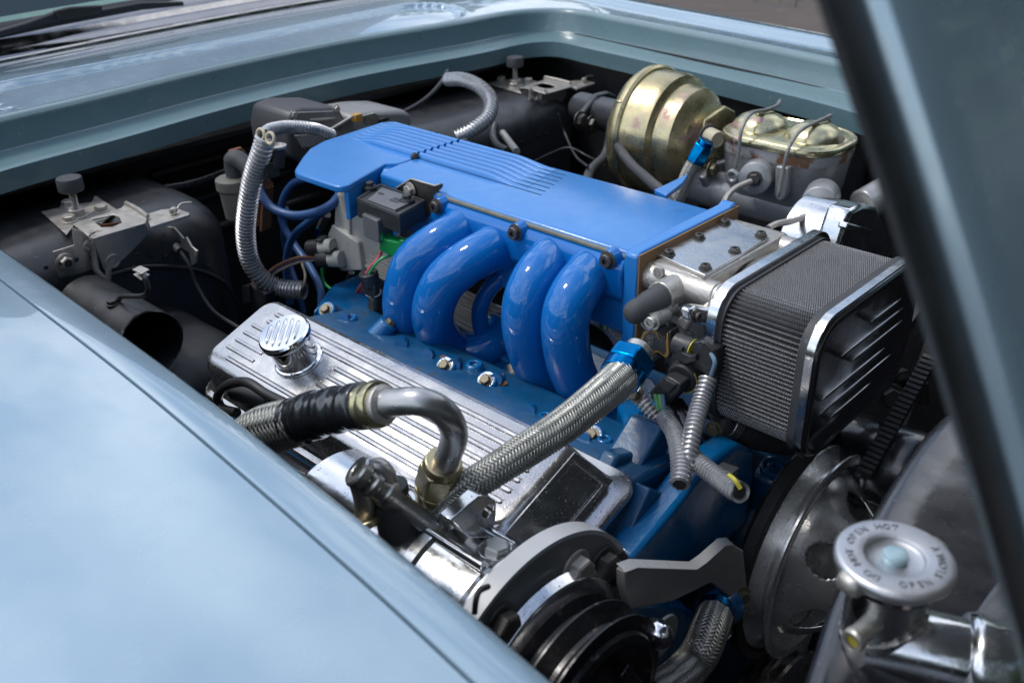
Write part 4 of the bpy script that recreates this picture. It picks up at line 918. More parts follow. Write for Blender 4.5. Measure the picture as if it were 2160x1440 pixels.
# wires out of the grey plug
pw = thing('coil_wires', 'brown, purple and tan wires running from the grey socket to a black wall plug', 'wires', P(600, 600, y=.70))
for k, m_ in enumerate((W_BROWN, W_PURP, W_TAN)):
    part('wire', MB().tube(spline([P(663, 543 + 2.5*k, y=.758), P(628, 543 + 5*k, y=.74), P(585, 560 + 6*k, y=.725), P(560, 580 + 7*k, y=.71), P(535, 596 + 8*k, y=.70), P(520 - k, 614 + 6*k, y=.69)], 8), .0021, 8), m_, pw)
part('wall_plug', MB().poly([P(a, b, y=.69) for a, b in ((512, 604), (526, 600), (560, 620), (556, 668), (540, 680), (510, 640))], (0, .02, 0)), PLAST, pw, .003)
part('plug_rim', MB().poly([P(a, b, y=.686) for a, b in ((510, 603), (525, 600), (526, 640), (510, 644))], (0, .004, 0)), RUBBER, pw, .001)
solo('loose_wire', MB().tube(spline([P(637, 556, y=.75), P(644, 580, y=.74), P(641, 600, y=.735), P(634, 622, y=.74)], 6), .0019, 8), W_TAN, 'tan wire dropping beside the lower end of the big silver conduit', 'wire')

# ignition leads
def lead(pts, lab, r=.0062): 
    solo('ignition_lead', MB().tube(resample(spline([P(a, b, y=y) for a, b, y in pts], 12), .006), r, 18), WIREBL, lab, 'ignition lead', 'blue ignition leads', ang=80)
lead([(720, 400, .80), (708, 425, .79), (670, 447, .775), (620, 455, .76), (575, 440, .75), (552, 412, .75), (544, 390, .76)], 'blue ignition lead looping in front, from the shroud to the coil', .0068)
lead([(716, 412, .80), (690, 440, .80), (650, 470, .80), (618, 500, .80), (605, 545, .80), (606, 590, .80), (612, 640, .80)], 'blue ignition lead sweeping down from the shroud corner to the left')
lead([(650, 375, .84), (618, 388, .84), (596, 425, .84), (596, 470, .84), (620, 515, .84), (655, 565, .83), (676, 610, .82), (678, 645, .81)], 'blue ignition lead crossing behind the two others and ending by the manifold')
lead([(602, 440, .85), (598, 500, .86), (612, 560, .86), (628, 610, .85), (640, 660, .85)], 'rear blue ignition lead hanging straight in the shadow', .0055)
hc2 = thing('lead_connector', 'small clear and blue wire joint between two ignition leads', 'connector', P(674, 490, y=.82))
part('blue_end', MB().cyl(P(666, 500, y=.82), P(676, 480, y=.82), .0045, .006, 12), BLUEAN, hc2, .0008)
part('sleeve', MB().cyl(P(676, 480, y=.82), P(690, 452, y=.82), .006, .007, 12), RUBBER, hc2, .001)
for k, (m_, pts) in enumerate(((W_GREEN, [(680, 545, .84), (682, 590, .84), (700, 610, .84), (730, 612, .84)]), (W_RED, [(770, 590, .76), (755, 612, .77), (745, 632, .78), (730, 645, .78)]), (W_PINK, [(775, 596, .765), (758, 618, .775), (742, 636, .78)]),
      (W_RED, [(762, 612, .78), (748, 625, .79), (735, 645, .79), (715, 655, .79)]), (W_BLK, [(740, 575, .82), (728, 610, .82), (712, 640, .82), (700, 660, .82)]), (W_GREEN, [(745, 575, .83), (735, 600, .83), (722, 640, .82)]))):
    solo('loose_wire', MB().tube(spline([P(a, b, y=y) for a, b, y in pts], 6), .0022 if m_ != W_BLK else .004, 8), m_, ['dark green wire hanging below the grey distributor housing', 'red wire bent beside the small coolant sensor', 'pink wire beside the small coolant sensor', 'lowest red wire behind the coolant sensor', 'black wire dropping behind the grey distributor housing', 'green wire alongside the black one behind the distributor'][k], 'wire', 'loose wires by the distributor')

# big silver conduits
mb = ribbed([P(a, b, y=y) for a, b, y in ((700, 286, .86), (660, 272, .82), (610, 268, .78), (572, 274, .74), (558, 284, .72))], .0095, .0052, .2)
solo('corrugated_conduit', mb, CONDUIT, 'silver corrugated conduit arching left from the blue shroud to the cable eyelet', 'conduit', 'large silver corrugated conduits', ang=50)
mb = ribbed([P(a, b, y=y) for a, b, y in ((560, 290, .70), (552, 320, .695), (535, 370, .69), (523, 430, .685), (518, 490, .685), (526, 545, .69), (550, 585, .70), (590, 607, .72), (642, 612, .74))], .0142, .0060, .20)
solo('corrugated_conduit', mb, CONDUIT, 'thick silver corrugated conduit hanging in a long loop at the left of the engine', 'conduit', 'large silver corrugated conduits', ang=50)
mb = ribbed([P(a, b, y=y) for a, b, y in ((945, 168, 1.12), (975, 168, 1.10), (1010, 182, 1.08), (1034, 210, 1.06), (1030, 245, 1.03), (1000, 272, 1.0), (965, 290, .98))], .0115, .0052, .2)
solo('corrugated_conduit', mb, CONDUIT, 'silver corrugated conduit curving behind the ribbed plenum top', 'conduit', 'large silver corrugated conduits', ang=50)
ey = thing('cable_eyelet', 'pale plastic eyelet clip at the top bend of the large silver conduit', 'clip', P(560, 286, y=.70))
for a, b in ((550, 284), (570, 292)):
    c_ = P(a, b, y=.695); part('ring', MB().tube([c_ + Vector((.0085*cos(2*pi*k/20), .002*sin(2*pi*k/20), .007*sin(2*pi*k/20))) for k in range(20)], .0022, 10, closed=True), IVORY, ey, ang=80)
# ================================================================== HOOD LATCHES (two alike)
xr, zl = -1.206, .936
lt = thing('hood_latch', 'grey steel hood latch with slot plate and rubber buffer, nearest, on the left wheel housing', 'hood latch', P(170, 480, z=.926), 'hood latches on the wheel housings')
part('mounting_plate', MB().poly([P(a, b, z=.929) for a, b in ((86, 446), (150, 432), (193, 426), (200, 411), (248, 442), (215, 470), (158, 470), (140, 494))], (0, 0, -.0022)), NICKEL, lt, .0008)
slot = [P(a, b, z=zl) for a, b in ((193, 462), (240, 452), (252, 458), (257, 470), (238, 478), (214, 479))]
part('slot_plate', MB().poly([P(a, b, z=zl) for a, b in ((154, 472), (256, 438), (264, 428), (270, 428), (312, 455), (306, 470), (196, 502), (190, 501))], (0, 0, -.0026), [slot]), NICKEL, lt, .0009)
part('turned_lip', MB().tube([P(a, b, z=zl + .002) for a, b in ((266, 428), (290, 440), (312, 456))], .0028, 10), NICKEL, lt)
part('arm', MB().poly([P(a, b, z=zl - .003) for a, b in ((306, 452), (340, 442), (372, 439), (400, 449), (398, 453), (318, 478))], (0, 0, -.004)), NICKEL, lt, .0006)
part('side_plate', MB().poly([P(a, b, x=xr) for a, b in ((196, 503), (307, 473), (315, 488), (300, 508), (250, 558), (220, 570))], (-.0028, 0, 0)), NICKEL, lt, .0008)
part('face_bracket', MB().poly([P(a, b, x=xr - .012) for a, b in ((112, 531), (157, 517), (152, 480), (180, 490), (198, 520), (196, 572), (127, 587))], (-.0028, 0, 0)), NICKEL, lt, .0008)
part('dark_inside', MB().poly([P(a, b, x=xr - .03) for a, b in ((160, 480), (250, 470), (290, 490), (240, 540), (190, 560), (172, 520))], (-.002, 0, 0)), RUST, lt)
part('hook', MB().tube(spline([P(180, 512, x=xr - .006), P(196, 520, x=xr - .004), P(200, 545, x=xr - .004), P(205, 572, x=xr), P(226, 590, x=xr + .003), P(229, 566, x=xr + .004)], 6), .0042, 10), NICKEL, lt, ang=60)
part('lever_pin', MB().cyl(P(178, 512, x=xr - .02), P(198, 522, x=xr - .01), .0095, None, 24), NICKEL, lt, .001)
pv = P(237, 550, x=xr); part('pivot', MB().lathe([(.0105, 0), (.0105, .002), (.0085, .0035), (.006, .0025), (.005, .0025), (0, .003)], frame(pv, X), 28), NICKEL, lt, ang=40)
q = P(137, 552, x=xr - .011); part('nut_washer', MB().cyl(q, q + X*.002, .0125, None, 24), NICKEL, lt, .0005); bolt(HEX_N, q + X*.0015, X, .0085, lt)
part('nut_bore', MB().cyl(q + X*.008, q + X*.0106, .005, None, 16), W_BLK, lt)
for a, b in ((145, 434), (147, 466), (214, 445)): bolt(HEX_N, P(a, b, z=.9292), Z, .0086, lt)
st = P(164, 455, z=.9292); part('stud', MB().tube(resample([st, st + Z*.042], .0006), [(.0048 if i % 2 else .0041) for i in range(71)], 14), NICKEL, lt)
bolt(HEX_N, st, Z, .0115, lt, 'lock_nut')
part('rubber_buffer', MB().lathe([(.0, .036), (.0155, .036), (.0168, .0375), (.0168, .053), (.0158, .0545), (0, .0545)], frame(st, Z), 36), RUBBER, lt, ang=35)
cs = P(373, 441, z=zl + .002); part('cable_screw', MB().cyl(cs - Vector((0, .004, 0)), cs + Vector((.006, -.010, 0)), .005, None, 18), NICKEL, lt, .0006)
part('cross_slot', MB().box(cs + Vector((.0062, -.0103, 0)), (.002, .004, .001)), W_BLK, lt)
part('cable_end', MB().tube(spline([cs, cs + Vector((-.004, .010, .004)), cs + Vector((.002, .022, .004))], 6), .0011, 6), NICKEL, lt)
part('spring_wire', MB().tube(spline([P(a, b, z=zl + .003) for a, b in ((190, 508), (189, 497), (200, 490))], 5), .0012, 6), DARKST, lt)
far = copy_tree(lt); off = P(1101, 184, z=zl) - P(152, 472, z=zl)
far.location = lt.location + off
far['label'] = 'grey steel hood latch with slot plate and rubber buffer, far one beside the brass-coloured booster'
lc2 = thing('latch_cable', 'thin black latch cable with clamp hanging from the near hood latch down the housing', 'cable', P(345, 500, y=.62))
part('sleeve', MB().cyl(P(335, 488, y=.60), P(380, 530, y=.60), .0075, .006, 16), RUBBER, lc2, .001)
bolt(HEX_N, P(337, 490, y=.597), Vector((-.5, -.7, .2)), .0085, lc2, 'nut')
part('cable', MB().tube(spline([P(380, 530, y=.60), P(400, 560, y=.60), P(415, 600, y=.60), (P(450, 655, y=.60)), P(510, 695, y=.60)], 8), .0028, 10), W_BLK, lc2)
part('clamp', MB().poly([P(a, b, y=.592) for a, b in ((380, 505), (392, 500), (403, 520), (415, 530), (412, 556), (404, 560), (398, 532), (382, 522))], (0, .003, 0)), NICKEL, lc2, .0006)
part('clamp_bar', MB().poly([P(a, b, y=.594) for a, b in ((352, 478), (366, 480), (390, 508), (384, 512), (362, 486), (352, 486))], (0, .003, 0)), NICKEL, lc2, .0006)
part('small_fitting', MB().tube(spline([P(a, b, y=.585) for a, b in ((300, 530), (312, 533), (318, 542), (306, 546), (300, 536))], 4), .0016, 8), DARKST, lc2)

# ================================================================== REAR OF BAY
wm = thing('wiper_motor', 'grey cast wiper motor housing with flat ribbed lid on the firewall behind the blue shroud', 'wiper motor', P(740, 290, x=-1.28))
part('gear_case', MB().poly([P(a, b, x=-1.24) for a, b in ((612, 240), (640, 228), (716, 226), (728, 250), (726, 300), (700, 330), (640, 345), (612, 330), (604, 280))], (-.10, 0, 0)), mat('dark casting', (.07,.07,.075), .3, .5, bump=.3, bscale=150, var=.2), wm, .006)
part('case_lid', MB().poly([P(a, b, x=-1.238) for a, b in ((622, 236), (708, 233), (722, 254), (718, 268), (640, 272), (618, 262))], (.004, 0, 0)), CASTD, wm, .0015)
part('lid_rib', MB().cyl(P(654, 254, x=-1.232), P(706, 250, x=-1.232), .0022, None, 8), NICKEL, wm)
part('drive_plate', MB().poly([P(a, b, x=-1.225) for a, b in ((690, 276), (746, 247), (746, 276), (738, 288), (700, 292))], (-.008, 0, 0)), CASTD, wm, .002)
part('crank_rod', MB().cyl(P(688, 280, x=-1.22), P(744, 246, x=-1.22), .0028, None, 8), NICKEL, wm)
part('motor_can', MB().poly([P(a, b, x=-1.24) for a, b in ((740, 244), (800, 234), (850, 232), (868, 238), (872, 262), (840, 290), (740, 300))], (-.10, 0, 0)), mat('pale motor can', (.24, .24, .24), .1, .45, bump=.2, bscale=100, var=.1), wm, .008)
part('switch_plate', MB().poly([P(a, b, x=-1.215) for a, b in ((764, 245), (790, 238), (802, 246), (796, 262), (770, 264))], (-.003, 0, 0)), ZINC, wm, .0006)
part('amber_block', MB().box(P(753, 248, x=-1.22), (.012, .014, .012)), mat('amber plastic', (.45, .25, .05), 0, .4), wm, .001)
for a, b in ((619, 242), (709, 230), (642, 305)): bolt(HEX_N, P(a, b, x=-1.236), X, .005, wm)
part('mount_plate', MB().poly([P(a, b, x=-1.225) for a, b in ((622, 286), (680, 282), (690, 300), (650, 312), (636, 308))], (-.003, 0, 0)), CASTD, wm, .001)
solo('speedo_cable', MB().tube(spline([P(945, 150, y=1.2), P(925, 182, y=1.15), P(890, 215, y=1.1), P(840, 242, y=1.05), P(800, 254, y=1.0), P(775, 258, y=.98)], 8), .0038, 10), W_BLK, 'thin black cable sweeping from the firewall to the wiper motor', 'cable')
rl = thing('flasher_relay', 'round beige relay with grey rubber elbow cap in front of the rusty strap', 'relay', P(490, 440, x=-1.12))
part('can', MB().lathe([(.018, -.05), (.021, -.01), (.0245, -.006), (.0245, .008), (.021, .010), (0, .010)], frame(P(492, 388, x=-1.20), Z), 28), mat('dirty beige plastic', (.11, .105, .09), 0, .5, var=.2, bump=.3, bscale=200), rl, .001)
e_ = P(494, 372, x=-1.20)
part('elbow_cap', MB().tube(spline([e_ - Z*.004, e_ + Z*.020, e_ + Vector((.012, .004, .026)), e_ + Vector((.045, .012, .006))], 8), [.011]*9 + [.0125]*8 + [.012]*8, 22), RUBBER, rl, ang=70)
rs_ = thing('rusty_strap', 'rust red steel strap standing behind the thick silver conduit', 'strap', P(540, 400, x=-1.13))
part('upper_strap', MB().poly([P(a, b, x=-1.23) for a, b in ((485, 318), (510, 311), (578, 388), (570, 400), (548, 398), (488, 326))], (-.006, 0, 0)), RUST, rs_, .001)
part('leg', MB().poly([P(a, b, x=-1.228) for a, b in ((546, 396), (556, 398), (548, 478), (540, 478))], (-.006, 0, 0)), mat('orange rust', (.26, .09, .03), .1, .8, bump=.6, var=.4, vscale=40), rs_, .001)
part('back_plate', MB().poly([P(a, b, x=-1.24) for a, b in ((556, 398), (578, 392), (572, 480), (552, 490))], (-.006, 0, 0)), mat('brown rust', (.09, .04, .025), .1, .8, var=.3), rs_, .001)
cp = thing('capacitor', 'small black cylinder with a bright metal ring top beside the conduit', 'capacitor', P(580, 350, x=-1.12))
part('body', MB().cyl(P(580, 352, x=-1.12), P(584, 312, x=-1.12), .0125, None, 24), PLAST, cp, .001)
tp = P(584, 308, x=-1.12); part('ring_top', MB().lathe([(.013, -.002), (.0132, .001), (.009, .002), (.0075, -.001), (0, -.001)], frame(tp, Z), 24), NICKEL, cp)
part('holder', MB().poly([P(a, b, x=-1.11) for a, b in ((558, 344), (566, 340), (590, 350), (592, 372), (566, 378))], (-.02, 0, 0)), PLAST, cp, .002)
sh = thing('steering_column', 'black steering column tube with diamond bracket leading to the booster', 'column', P(1230, 240, y=1.33))
s0, s1 = P(1040, 205, y=1.40), P(1300, 262, y=1.30)
part('tube', MB().cyl(P(1225, 226, y=1.33), P(1330, 258, y=1.27), .026, .030, 36), BLACKB, sh, .002)
fc = P(1258, 243, y=1.275); part('diamond_flange', MB().poly([P(a, b, x=-1.02) for a, b in ((1225, 270), (1222, 250), (1262, 200), (1285, 194), (1302, 202), (1292, 240), (1262, 278), (1240, 284))], (-.012, 0, 0)), BLACKB, sh, .003)
for a, b in ((1222, 253), (1246, 262)): bolt(HEX_D, P(a, b, x=-1.008), X, .011, sh)
for k, (pts, r_, m_, lb) in enumerate((([(1290, 260, 1.2), (1300, 300, 1.16), (1330, 345, 1.12), (1368, 380, 1.08), (1400, 410, 1.02), (1420, 450, .98)], .0075, RUBBER, 'black rubber vacuum hose with white print hanging in front of the booster'),
    ([(1290, 262, 1.22), (1285, 300, 1.22), (1275, 330, 1.2), (1245, 362, 1.12), (1235, 400, 1.05)], .0075, RUBBER, 'second black rubber hose bending down behind the printed one'),
    ([(1178, 240, 1.3), (1195, 290, 1.3), (1215, 330, 1.2), (1240, 352, 1.1)], .0022, W_BLK, 'thin black wire running down from the far hood latch'),
    ([(1045, 262, 1.2), (1040, 285, 1.18), (1048, 305, 1.15), (1070, 318, 1.12)], .006, BLACKB, 'black curved hose in the dark behind the plenum'),
    ([(1060, 280, 1.2), (1075, 300, 1.18), (1090, 320, 1.12)], .006, CASTD, 'grey pipe end showing behind the ribbed plenum'),
    ([(1110, 350, 1.25), (1160, 325, 1.25), (1200, 312, 1.25), (1240, 330, 1.25), (1280, 350, 1.2)], .0022, W_BLK, 'thin black wire arching in the dark right of the plenum'))):
    solo('rubber_hose' if r_ > .005 else 'loose_wire', MB().tube(spline([P(a, b, y=y) for a, b, y in pts], 8), r_, 14), m_, lb, 'hose' if r_ > .005 else 'wire')

# ================================================================== BRAKES
BC = Vector((-.875, 1.245, .962))
bs = thing('brake_booster', 'round brass-coloured zinc plated brake booster drum with iridescent sheen', 'brake booster', BC)
BX = frame(BC, X, Y)
part('rear_shell', MB().lathe([(.0, -.03), (.07, -.03), (.093, -.012), (.0985, -.004), (.100, .0), (.100, .006), (.097, .010), (.094, .010), (.0935, .016)], BX, 72), GOLDZ, bs, ang=35)
part('front_shell', MB().lathe([(.0935, .010), (.0935, .048), (.091, .056), (.084, .060), (.079, .061), (.0775, .064), (.0775, .082), (.076, .088), (.060, .100), (.045, .104), (.030, .106), (0, .106)], BX, 72), GOLDZ, bs, ang=32)
for a, b in ((1308, 218), (1312, 274), (1300, 342)): 
    p = P(a, b, x=-.875); part('crimp_lug', MB().box(p, (.010, .008, .009)), GOLDZ, bs, .0012)
part('nose_plate', MB().poly([P(a, b, x=-.775) for a, b in ((1478, 250), (1520, 222), (1540, 232), (1545, 262), (1512, 330), (1478, 352), (1462, 330))], (.010, 0, 0)), GOLDZ, bs, .003)
cv = thing('check_valve', 'ivory plastic check valve with crossed face on the booster front', 'valve', P(1508, 292, x=-.74))
c0 = P(1492, 284, x=-.752); cd1 = Vector((.9, -.35, -.05)).normalized()
part('grommet', MB().cyl(c0, c0 + cd1*.004, .0165, None, 24), RUBBER, cv, .001)
part('barrel', MB().lathe([(.0125, .003), (.0125, .024), (.0118, .026), (.0100, .026), (.0098, .0245), (0, .0245)], frame(c0, cd1), 28), IVORY, cv, ang=30)
fcv = frame(c0 + cd1*.0255, cd1)
part('cross', MB().add([fcv @ Vector(v) for v in ((-.009, -.0012, 0), (.009, -.0012, 0), (.009, .0012, 0), (-.009, .0012, 0))], [(0,1,2,3)]).add([fcv @ Vector(v) for v in ((-.0012, -.009, .0001), (.0012, -.009, .0001), (.0012, .009, .0001), (-.0012, .009, .0001))], [(0,1,2,3)]), IVORY, cv)
bh = thing('booster_hose', 'braided hose with blue anodised fitting running up to the booster', 'hose', P(1450, 370, y=1.12))
bp_ = [P(a, b, y=y) for a, b, y in ((1425, 430, 1.10), (1440, 395, 1.105), (1455, 360, 1.11), (1470, 335, 1.115))]
part('core', MB().tube(spline(bp_, 6), .0092, 16), HOSEIN, bh); part('braid', braid(bp_, .0100, 16, amp=.0004), BRAID, bh, ang=60)
b0, b1 = P(1466, 342, y=1.114), P(1486, 306, y=1.12); hxm = frame(b0, b1 - b0)
part('blue_nut', MB().poly([hxm @ Vector((.0145*cos(pi/3*i), .0145*sin(pi/3*i), 0)) for i in range(6)], (b1 - b0)), BLUEAN, bh, .0015)
part('blue_ring', MB().cyl(b1, b1 + (b1 - b0) * .25, .0115, None, 24), BLUEAN, bh, .001)

mc = thing('master_cylinder', 'silver cast brake master cylinder with two-dome zinc lid and wire bails, rust stained', 'master cylinder', (-.65, 1.27, .90))
# reservoir outline on z = 1.0
LX0, LX1, LY0, LY1 = -.742, -.560, 1.205, 1.345
def rl_(ins, z, r=.055): return [Vector((x, y, z)) for x, y in rrect(LX0 + ins, LX1 - ins, LY0 + ins, LY1 - ins, max(.01, r - ins), 9)]
part('lid', MB().loft([rl_(.004, .982), rl_(-.0005, .983), rl_(-.0015, .987), rl_(0, .991), rl_(.003, .9925), rl_(.005, .9905), rl_(.009, .9905), rl_(.012, .993), rl_(.020, .994)]), GOLDL, mc, ang=35)
for cx_ in (-.697, -.612):
    part('lid_dome', MB().lathe([(.042, .0), (.041, .002), (.038, .007), (.031, .0135), (.020, .0185), (.008, .0205), (0, .0207)], frame((cx_, 1.275, .9935), Z), 48), GOLDL, mc, ang=70)
    part('dome_slot', MB().box((cx_ + .006, 1.272, 1.0140), (.030, .007, .003), Matrix.Rotation(radians(70), 3, 'Z')), GOLDL, mc, .0012)
part('reservoir', MB().loft([rl_(.040, .885, .06), rl_(.022, .893, .058), rl_(.012, .908, .056), rl_(.008, .93, .056), rl_(.005, .955), rl_(.003, .972), rl_(.002, .983)][::1]), MCAST, mc, ang=50)
part('rust_band', MB().loft([rl_(.0025, .966), rl_(.0012, .976), rl_(.0012, .9815), rl_(.004, .9825)], False, False), mat('rusty band', (.17, .085, .045), .2, .6, patch=.46, patchcol=(.30,.30,.31), pscale=22, bump=.5, bscale=120, var=.4), mc)
by, bz = 1.245, .893
part('bore_body', MB().lathe([(.026, -.80), (.028, -.79), (.029, -.66), (.027, -.60), (.029, -.55), (.030, -.52), (.024, -.50), (0, -.499)], frame((0, by, bz), X), 36), MCAST, mc, ang=50)
part('mount_flange', MB().poly([P(a, b, x=-.755) for a, b in ((1470, 372), (1500, 342), (1535, 330), (1580, 370), (1590, 412), (1560, 425), (1520, 412), (1480, 395))], (.012, 0, 0)), MCAST, mc, .003)
bolt(HEX_G, P(1500, 356, x=-.742), X, .010, mc); 
for (a, b, y_) in ((1592, 377, 1.175), (1727, 430, 1.155)):
    p = P(a, b, y=y_); dd = Vector((.35, -.9, .15)).normalized()
    part('outlet_boss', MB().lathe([(.024, -.06), (.0235, -.004), (.0225, 0), (.021, .001), (0, .001)], frame(p, dd), 36), MCAST, mc, .001)
    bolt(HEX_D, p + dd*.001, dd, .0082, mc, 'line_nut')
part('end_plug', MB().cyl((-.500, by, bz), (-.488, by, bz), .017, .016, 6), RUST, mc, .001)
part('side_boss', MB().cyl((-.52, 1.26, .915), (-.50, 1.34, .935), .024, .022, 28), MCAST, mc, .003)
def bail(pts, lb):
    o = solo('wire_bail', MB().tube(spline(pts, 8), .0026, 10), CASTD, lb, 'wire bail', 'wire bails over the master cylinder lid'); return o
bail([P(1640, 222, y=1.36), P(1645, 213, y=1.335), Vector((-.694, 1.31, 1.0165)), Vector((-.692, 1.275, 1.0178)), P(1585, 240, y=1.225), P(1565, 272, y=1.195), P(1558, 320, y=1.19), P(1550, 358, y=1.19), P(1545, 368, y=1.19)], 'left wire bail clamped over the rear dome of the master cylinder lid')
bail([P(1750, 258, y=1.35), P(1745, 247, y=1.335), Vector((-.608, 1.31, 1.0165)), Vector((-.606, 1.275, 1.0178)), P(1690, 275, y=1.225), P(1665, 310, y=1.19), P(1652, 360, y=1.185), P(1643, 405, y=1.18), P(1641, 414, y=1.18)], 'right wire bail clamped over the front dome of the master cylinder lid')
ey1 = P(1546, 372, y=1.188); part('bail_eye', MB().tube([ey1 + Vector((.0075*cos(2*pi*k/16), 0, .0075*sin(2*pi*k/16))) for k in range(16)], .0035, 8, closed=True), MCAST, mc)
part('bail_lug', MB().poly([P(a, b, y=1.19) for a, b in ((1636, 350), (1662, 355), (1658, 412), (1650, 424), (1638, 423), (1632, 412))], (0, .012, 0)), MCAST, mc, .002)
for pts, lb in ((((1583, 383, 1.16), (1555, 395, 1.13), (1535, 412, 1.10), (1524, 436, 1.07), (1520, 450, 1.05)), 'grey steel brake line curving down from the rear outlet'),
                (((1723, 436, 1.14), (1700, 455, 1.10), (1670, 466, 1.06), (1640, 472, 1.03), (1620, 482, 1.01)), 'grey steel brake line running left from the front outlet')):
    solo('brake_line', MB().tube(spline([P(a, b, y=y) for a, b, y in pts], 8), .0042, 12), NICKEL, lb, 'brake line', 'brake lines from the master cylinder')

# ================================================================== ALTERNATOR AND BELTS
al = thing('alternator', 'mirror polished alternator bracket and case behind the pleated filter', 'alternator', P(1830, 500, x=-.44))
part('case', MB().lathe([(.045, -.09), (.062, -.085), (.064, -.02), (.058, 0), (.05, .004), (0, .004)], frame((-.46, 1.13, .90), X), 48), POLISH, al, .002)
part('arm_bracket', MB().poly([P(a, b, x=-.445) for a, b in ((1768, 525), (1782, 478), (1796, 444), (1822, 432), (1850, 436), (1880, 500), (1895, 590), (1790, 560))], (-.03, 0, 0)), POLISH, al, .005)
part('arm_edge', MB().poly([P(a, b, x=-.440) for a, b in ((1790, 470), (1842, 484), (1838, 496), (1786, 484))], (-.012, 0, 0)), POLISH, al, .002)
bolt(HEX_G, P(1775, 488, x=-.46), Vector((-.6, -.8, 0)), .008, al)
pulx = -.345
wpv = thing('water_pump_pulley', 'polished dished water pump pulley with oval holes and a deep belt groove', 'pulley', (pulx, .845, .665))
PC = Vector((pulx, .845, .665)); PX = frame(PC, X, Y)
mat('brushed pulley aluminium', (.88,.88,.87), .8, .25, bump=.15, bscale=260, var=.12, rvar=.06, dust=.66, dustcol=(.3,.3,.3), dscale=300)
part('groove_rim', MB().lathe([(.090, -.0125), (.120, -.0125), (.1240, -.0115), (.1240, -.0095), (.102, -.001), (.102, .003), (.1225, .0125), (.1225, .0150), (.120, .0162), (.112, .0162), (.108, .013), (.106, .006)], PX, 96), MATS['brushed pulley aluminium'], wpv, ang=28)
# dished face with real oval holes
n_ = 120; rings = [(.108, .010), (.104, .006), (.100, .009), (.094, .019), (.086, .030), (.078, .040), (.070, .050), (.062, .060), (.054, .068), (.046, .074), (.034, .078), (0.0001, .078)]
rg = [rings[0]]
for (ra, ha), (rb, hb) in zip(rings, rings[1:]): rg += [(ra + (rb-ra)*k/5, ha + (hb-ha)*k/5) for k in range(1, 6)]
rings = rg; n_ = 200
vs = []; fs = []
for r_, h_ in rings:
    for k in range(n_): vs.append(PX @ Vector((r_*cos(2*pi*k/n_), r_*sin(2*pi*k/n_), h_)))
for j in range(len(rings) - 1):
    rm = (rings[j][0] + rings[j+1][0]) / 2
    for k in range(n_):
        am = 2*pi*(k + .5)/n_; hole = False
        for hk in range(6):
            da = (am - 2*pi*hk/6 - .35 + pi) % (2*pi) - pi
            if (da*rm/.0185)**2 + ((rm - .0755)/.0135)**2 < 1: hole = True
        if not hole: a, b = j*n_+k, j*n_+(k+1) % n_; fs.append((a, b, b+n_, a+n_))
BRP = mat('brushed pulley aluminium', (.88,.88,.87), .8, .25, bump=.15, bscale=260, var=.12, rvar=.06, dust=.66, dustcol=(.3,.3,.3), dscale=300)
mb = MB().add(vs, fs); pf = part('dished_face', mb, BRP, wpv, ang=40)
so_ = pf.modifiers.new('thickness', 'SOLIDIFY'); so_.thickness = .0022; so_.offset = -1
part('hole_shade_disc', MB().cyl(PC + X*.0, PC + X*.004, .098, None, 48), DARKB, wpv)  # dark disc added so the face holes read as shaded depth
part('hub_nut', MB().cyl(PC + X*.077, PC + X*.088, .012, None, 24), POLISH, wpv, .001)
# V belt: round the pulley, up behind the filter to the far side
def belt(name_lab, path, w, h, m, group, ridge=None, name='drive_belt'):
    pts = resample(path + [path[0]], .004)[:-1]; rows = []
    n = len(pts); sec = [(-w/2, 0), (-w/2*.72, -h), (w/2*.72, -h), (w/2, 0), (w/2*.8, .0006), (-w/2*.8, .0006), (-w/2, 0)]
    for i in range(n):
        d = (pts[(i+1) % n] - pts[i-1]).normalized(); o = d.cross(X).normalized()
        rows.append([pts[i] + X*a + o*(-b) * 1 for a, b in sec])
    return solo(name, MB().strip(rows, True), m, name_lab, 'belt', group, ang=30)
def arc(c, r, a0, a1, n=40): return [Vector((c.x, c.y + r*cos(radians(a0 + (a1-a0)*k/n)), c.z + r*sin(radians(a0 + (a1-a0)*k/n)))) for k in range(n + 1)]
bc = PC + X*.0015
altc = Vector((bc.x, 1.14, .845))
belt('black V-belt wrapped round the polished pulley and climbing behind the filter', arc(altc - X*.017, .04, -40, 103) + arc(bc - X*.017, .1275, 103, 250) + arc(bc + Vector((-.017, -.02, -.26)), .10, 220, 320), .016, .009, BELT, None)
part('rear_groove', MB().lathe([(.110, -.030), (.124, -.030), (.126, -.0285), (.116, -.022), (.116, -.018), (.1245, -.012), (.121, -.0105)], PX, 96), POLISH, wpv, ang=28)
cr = thing('crank_pulley', 'lower steel pulley rim showing below the polished pulley', 'pulley', (pulx, .80, .42))
part('rim', MB().lathe([(.06, -.02), (.105, -.02), (.107, -.018), (.093, -.010), (.107, -.002), (.107, .004), (.094, .010), (.107, .016), (.106, .020), (.09, .020), (.085, .012), (0, .012)], frame((pulx, .79, .43), X), 72), POLISH, cr, ang=28)
cgl = thing('cogged_belt', 'black cogged belt running up between the filter and the radiator shroud', 'belt', (-.30, .93, .83))
cA, cB = P(1822, 1000, x=-.30), P(1965, 752, x=-.30); dB = (cB - cA); nB = X.cross(dB).normalized()
part('band', MB().poly([cA - X*.008, cB - X*.008, cB - X*.008 - nB*.003, cA - X*.008 - nB*.003], X*.016), BELT, cgl)
ncg = 24
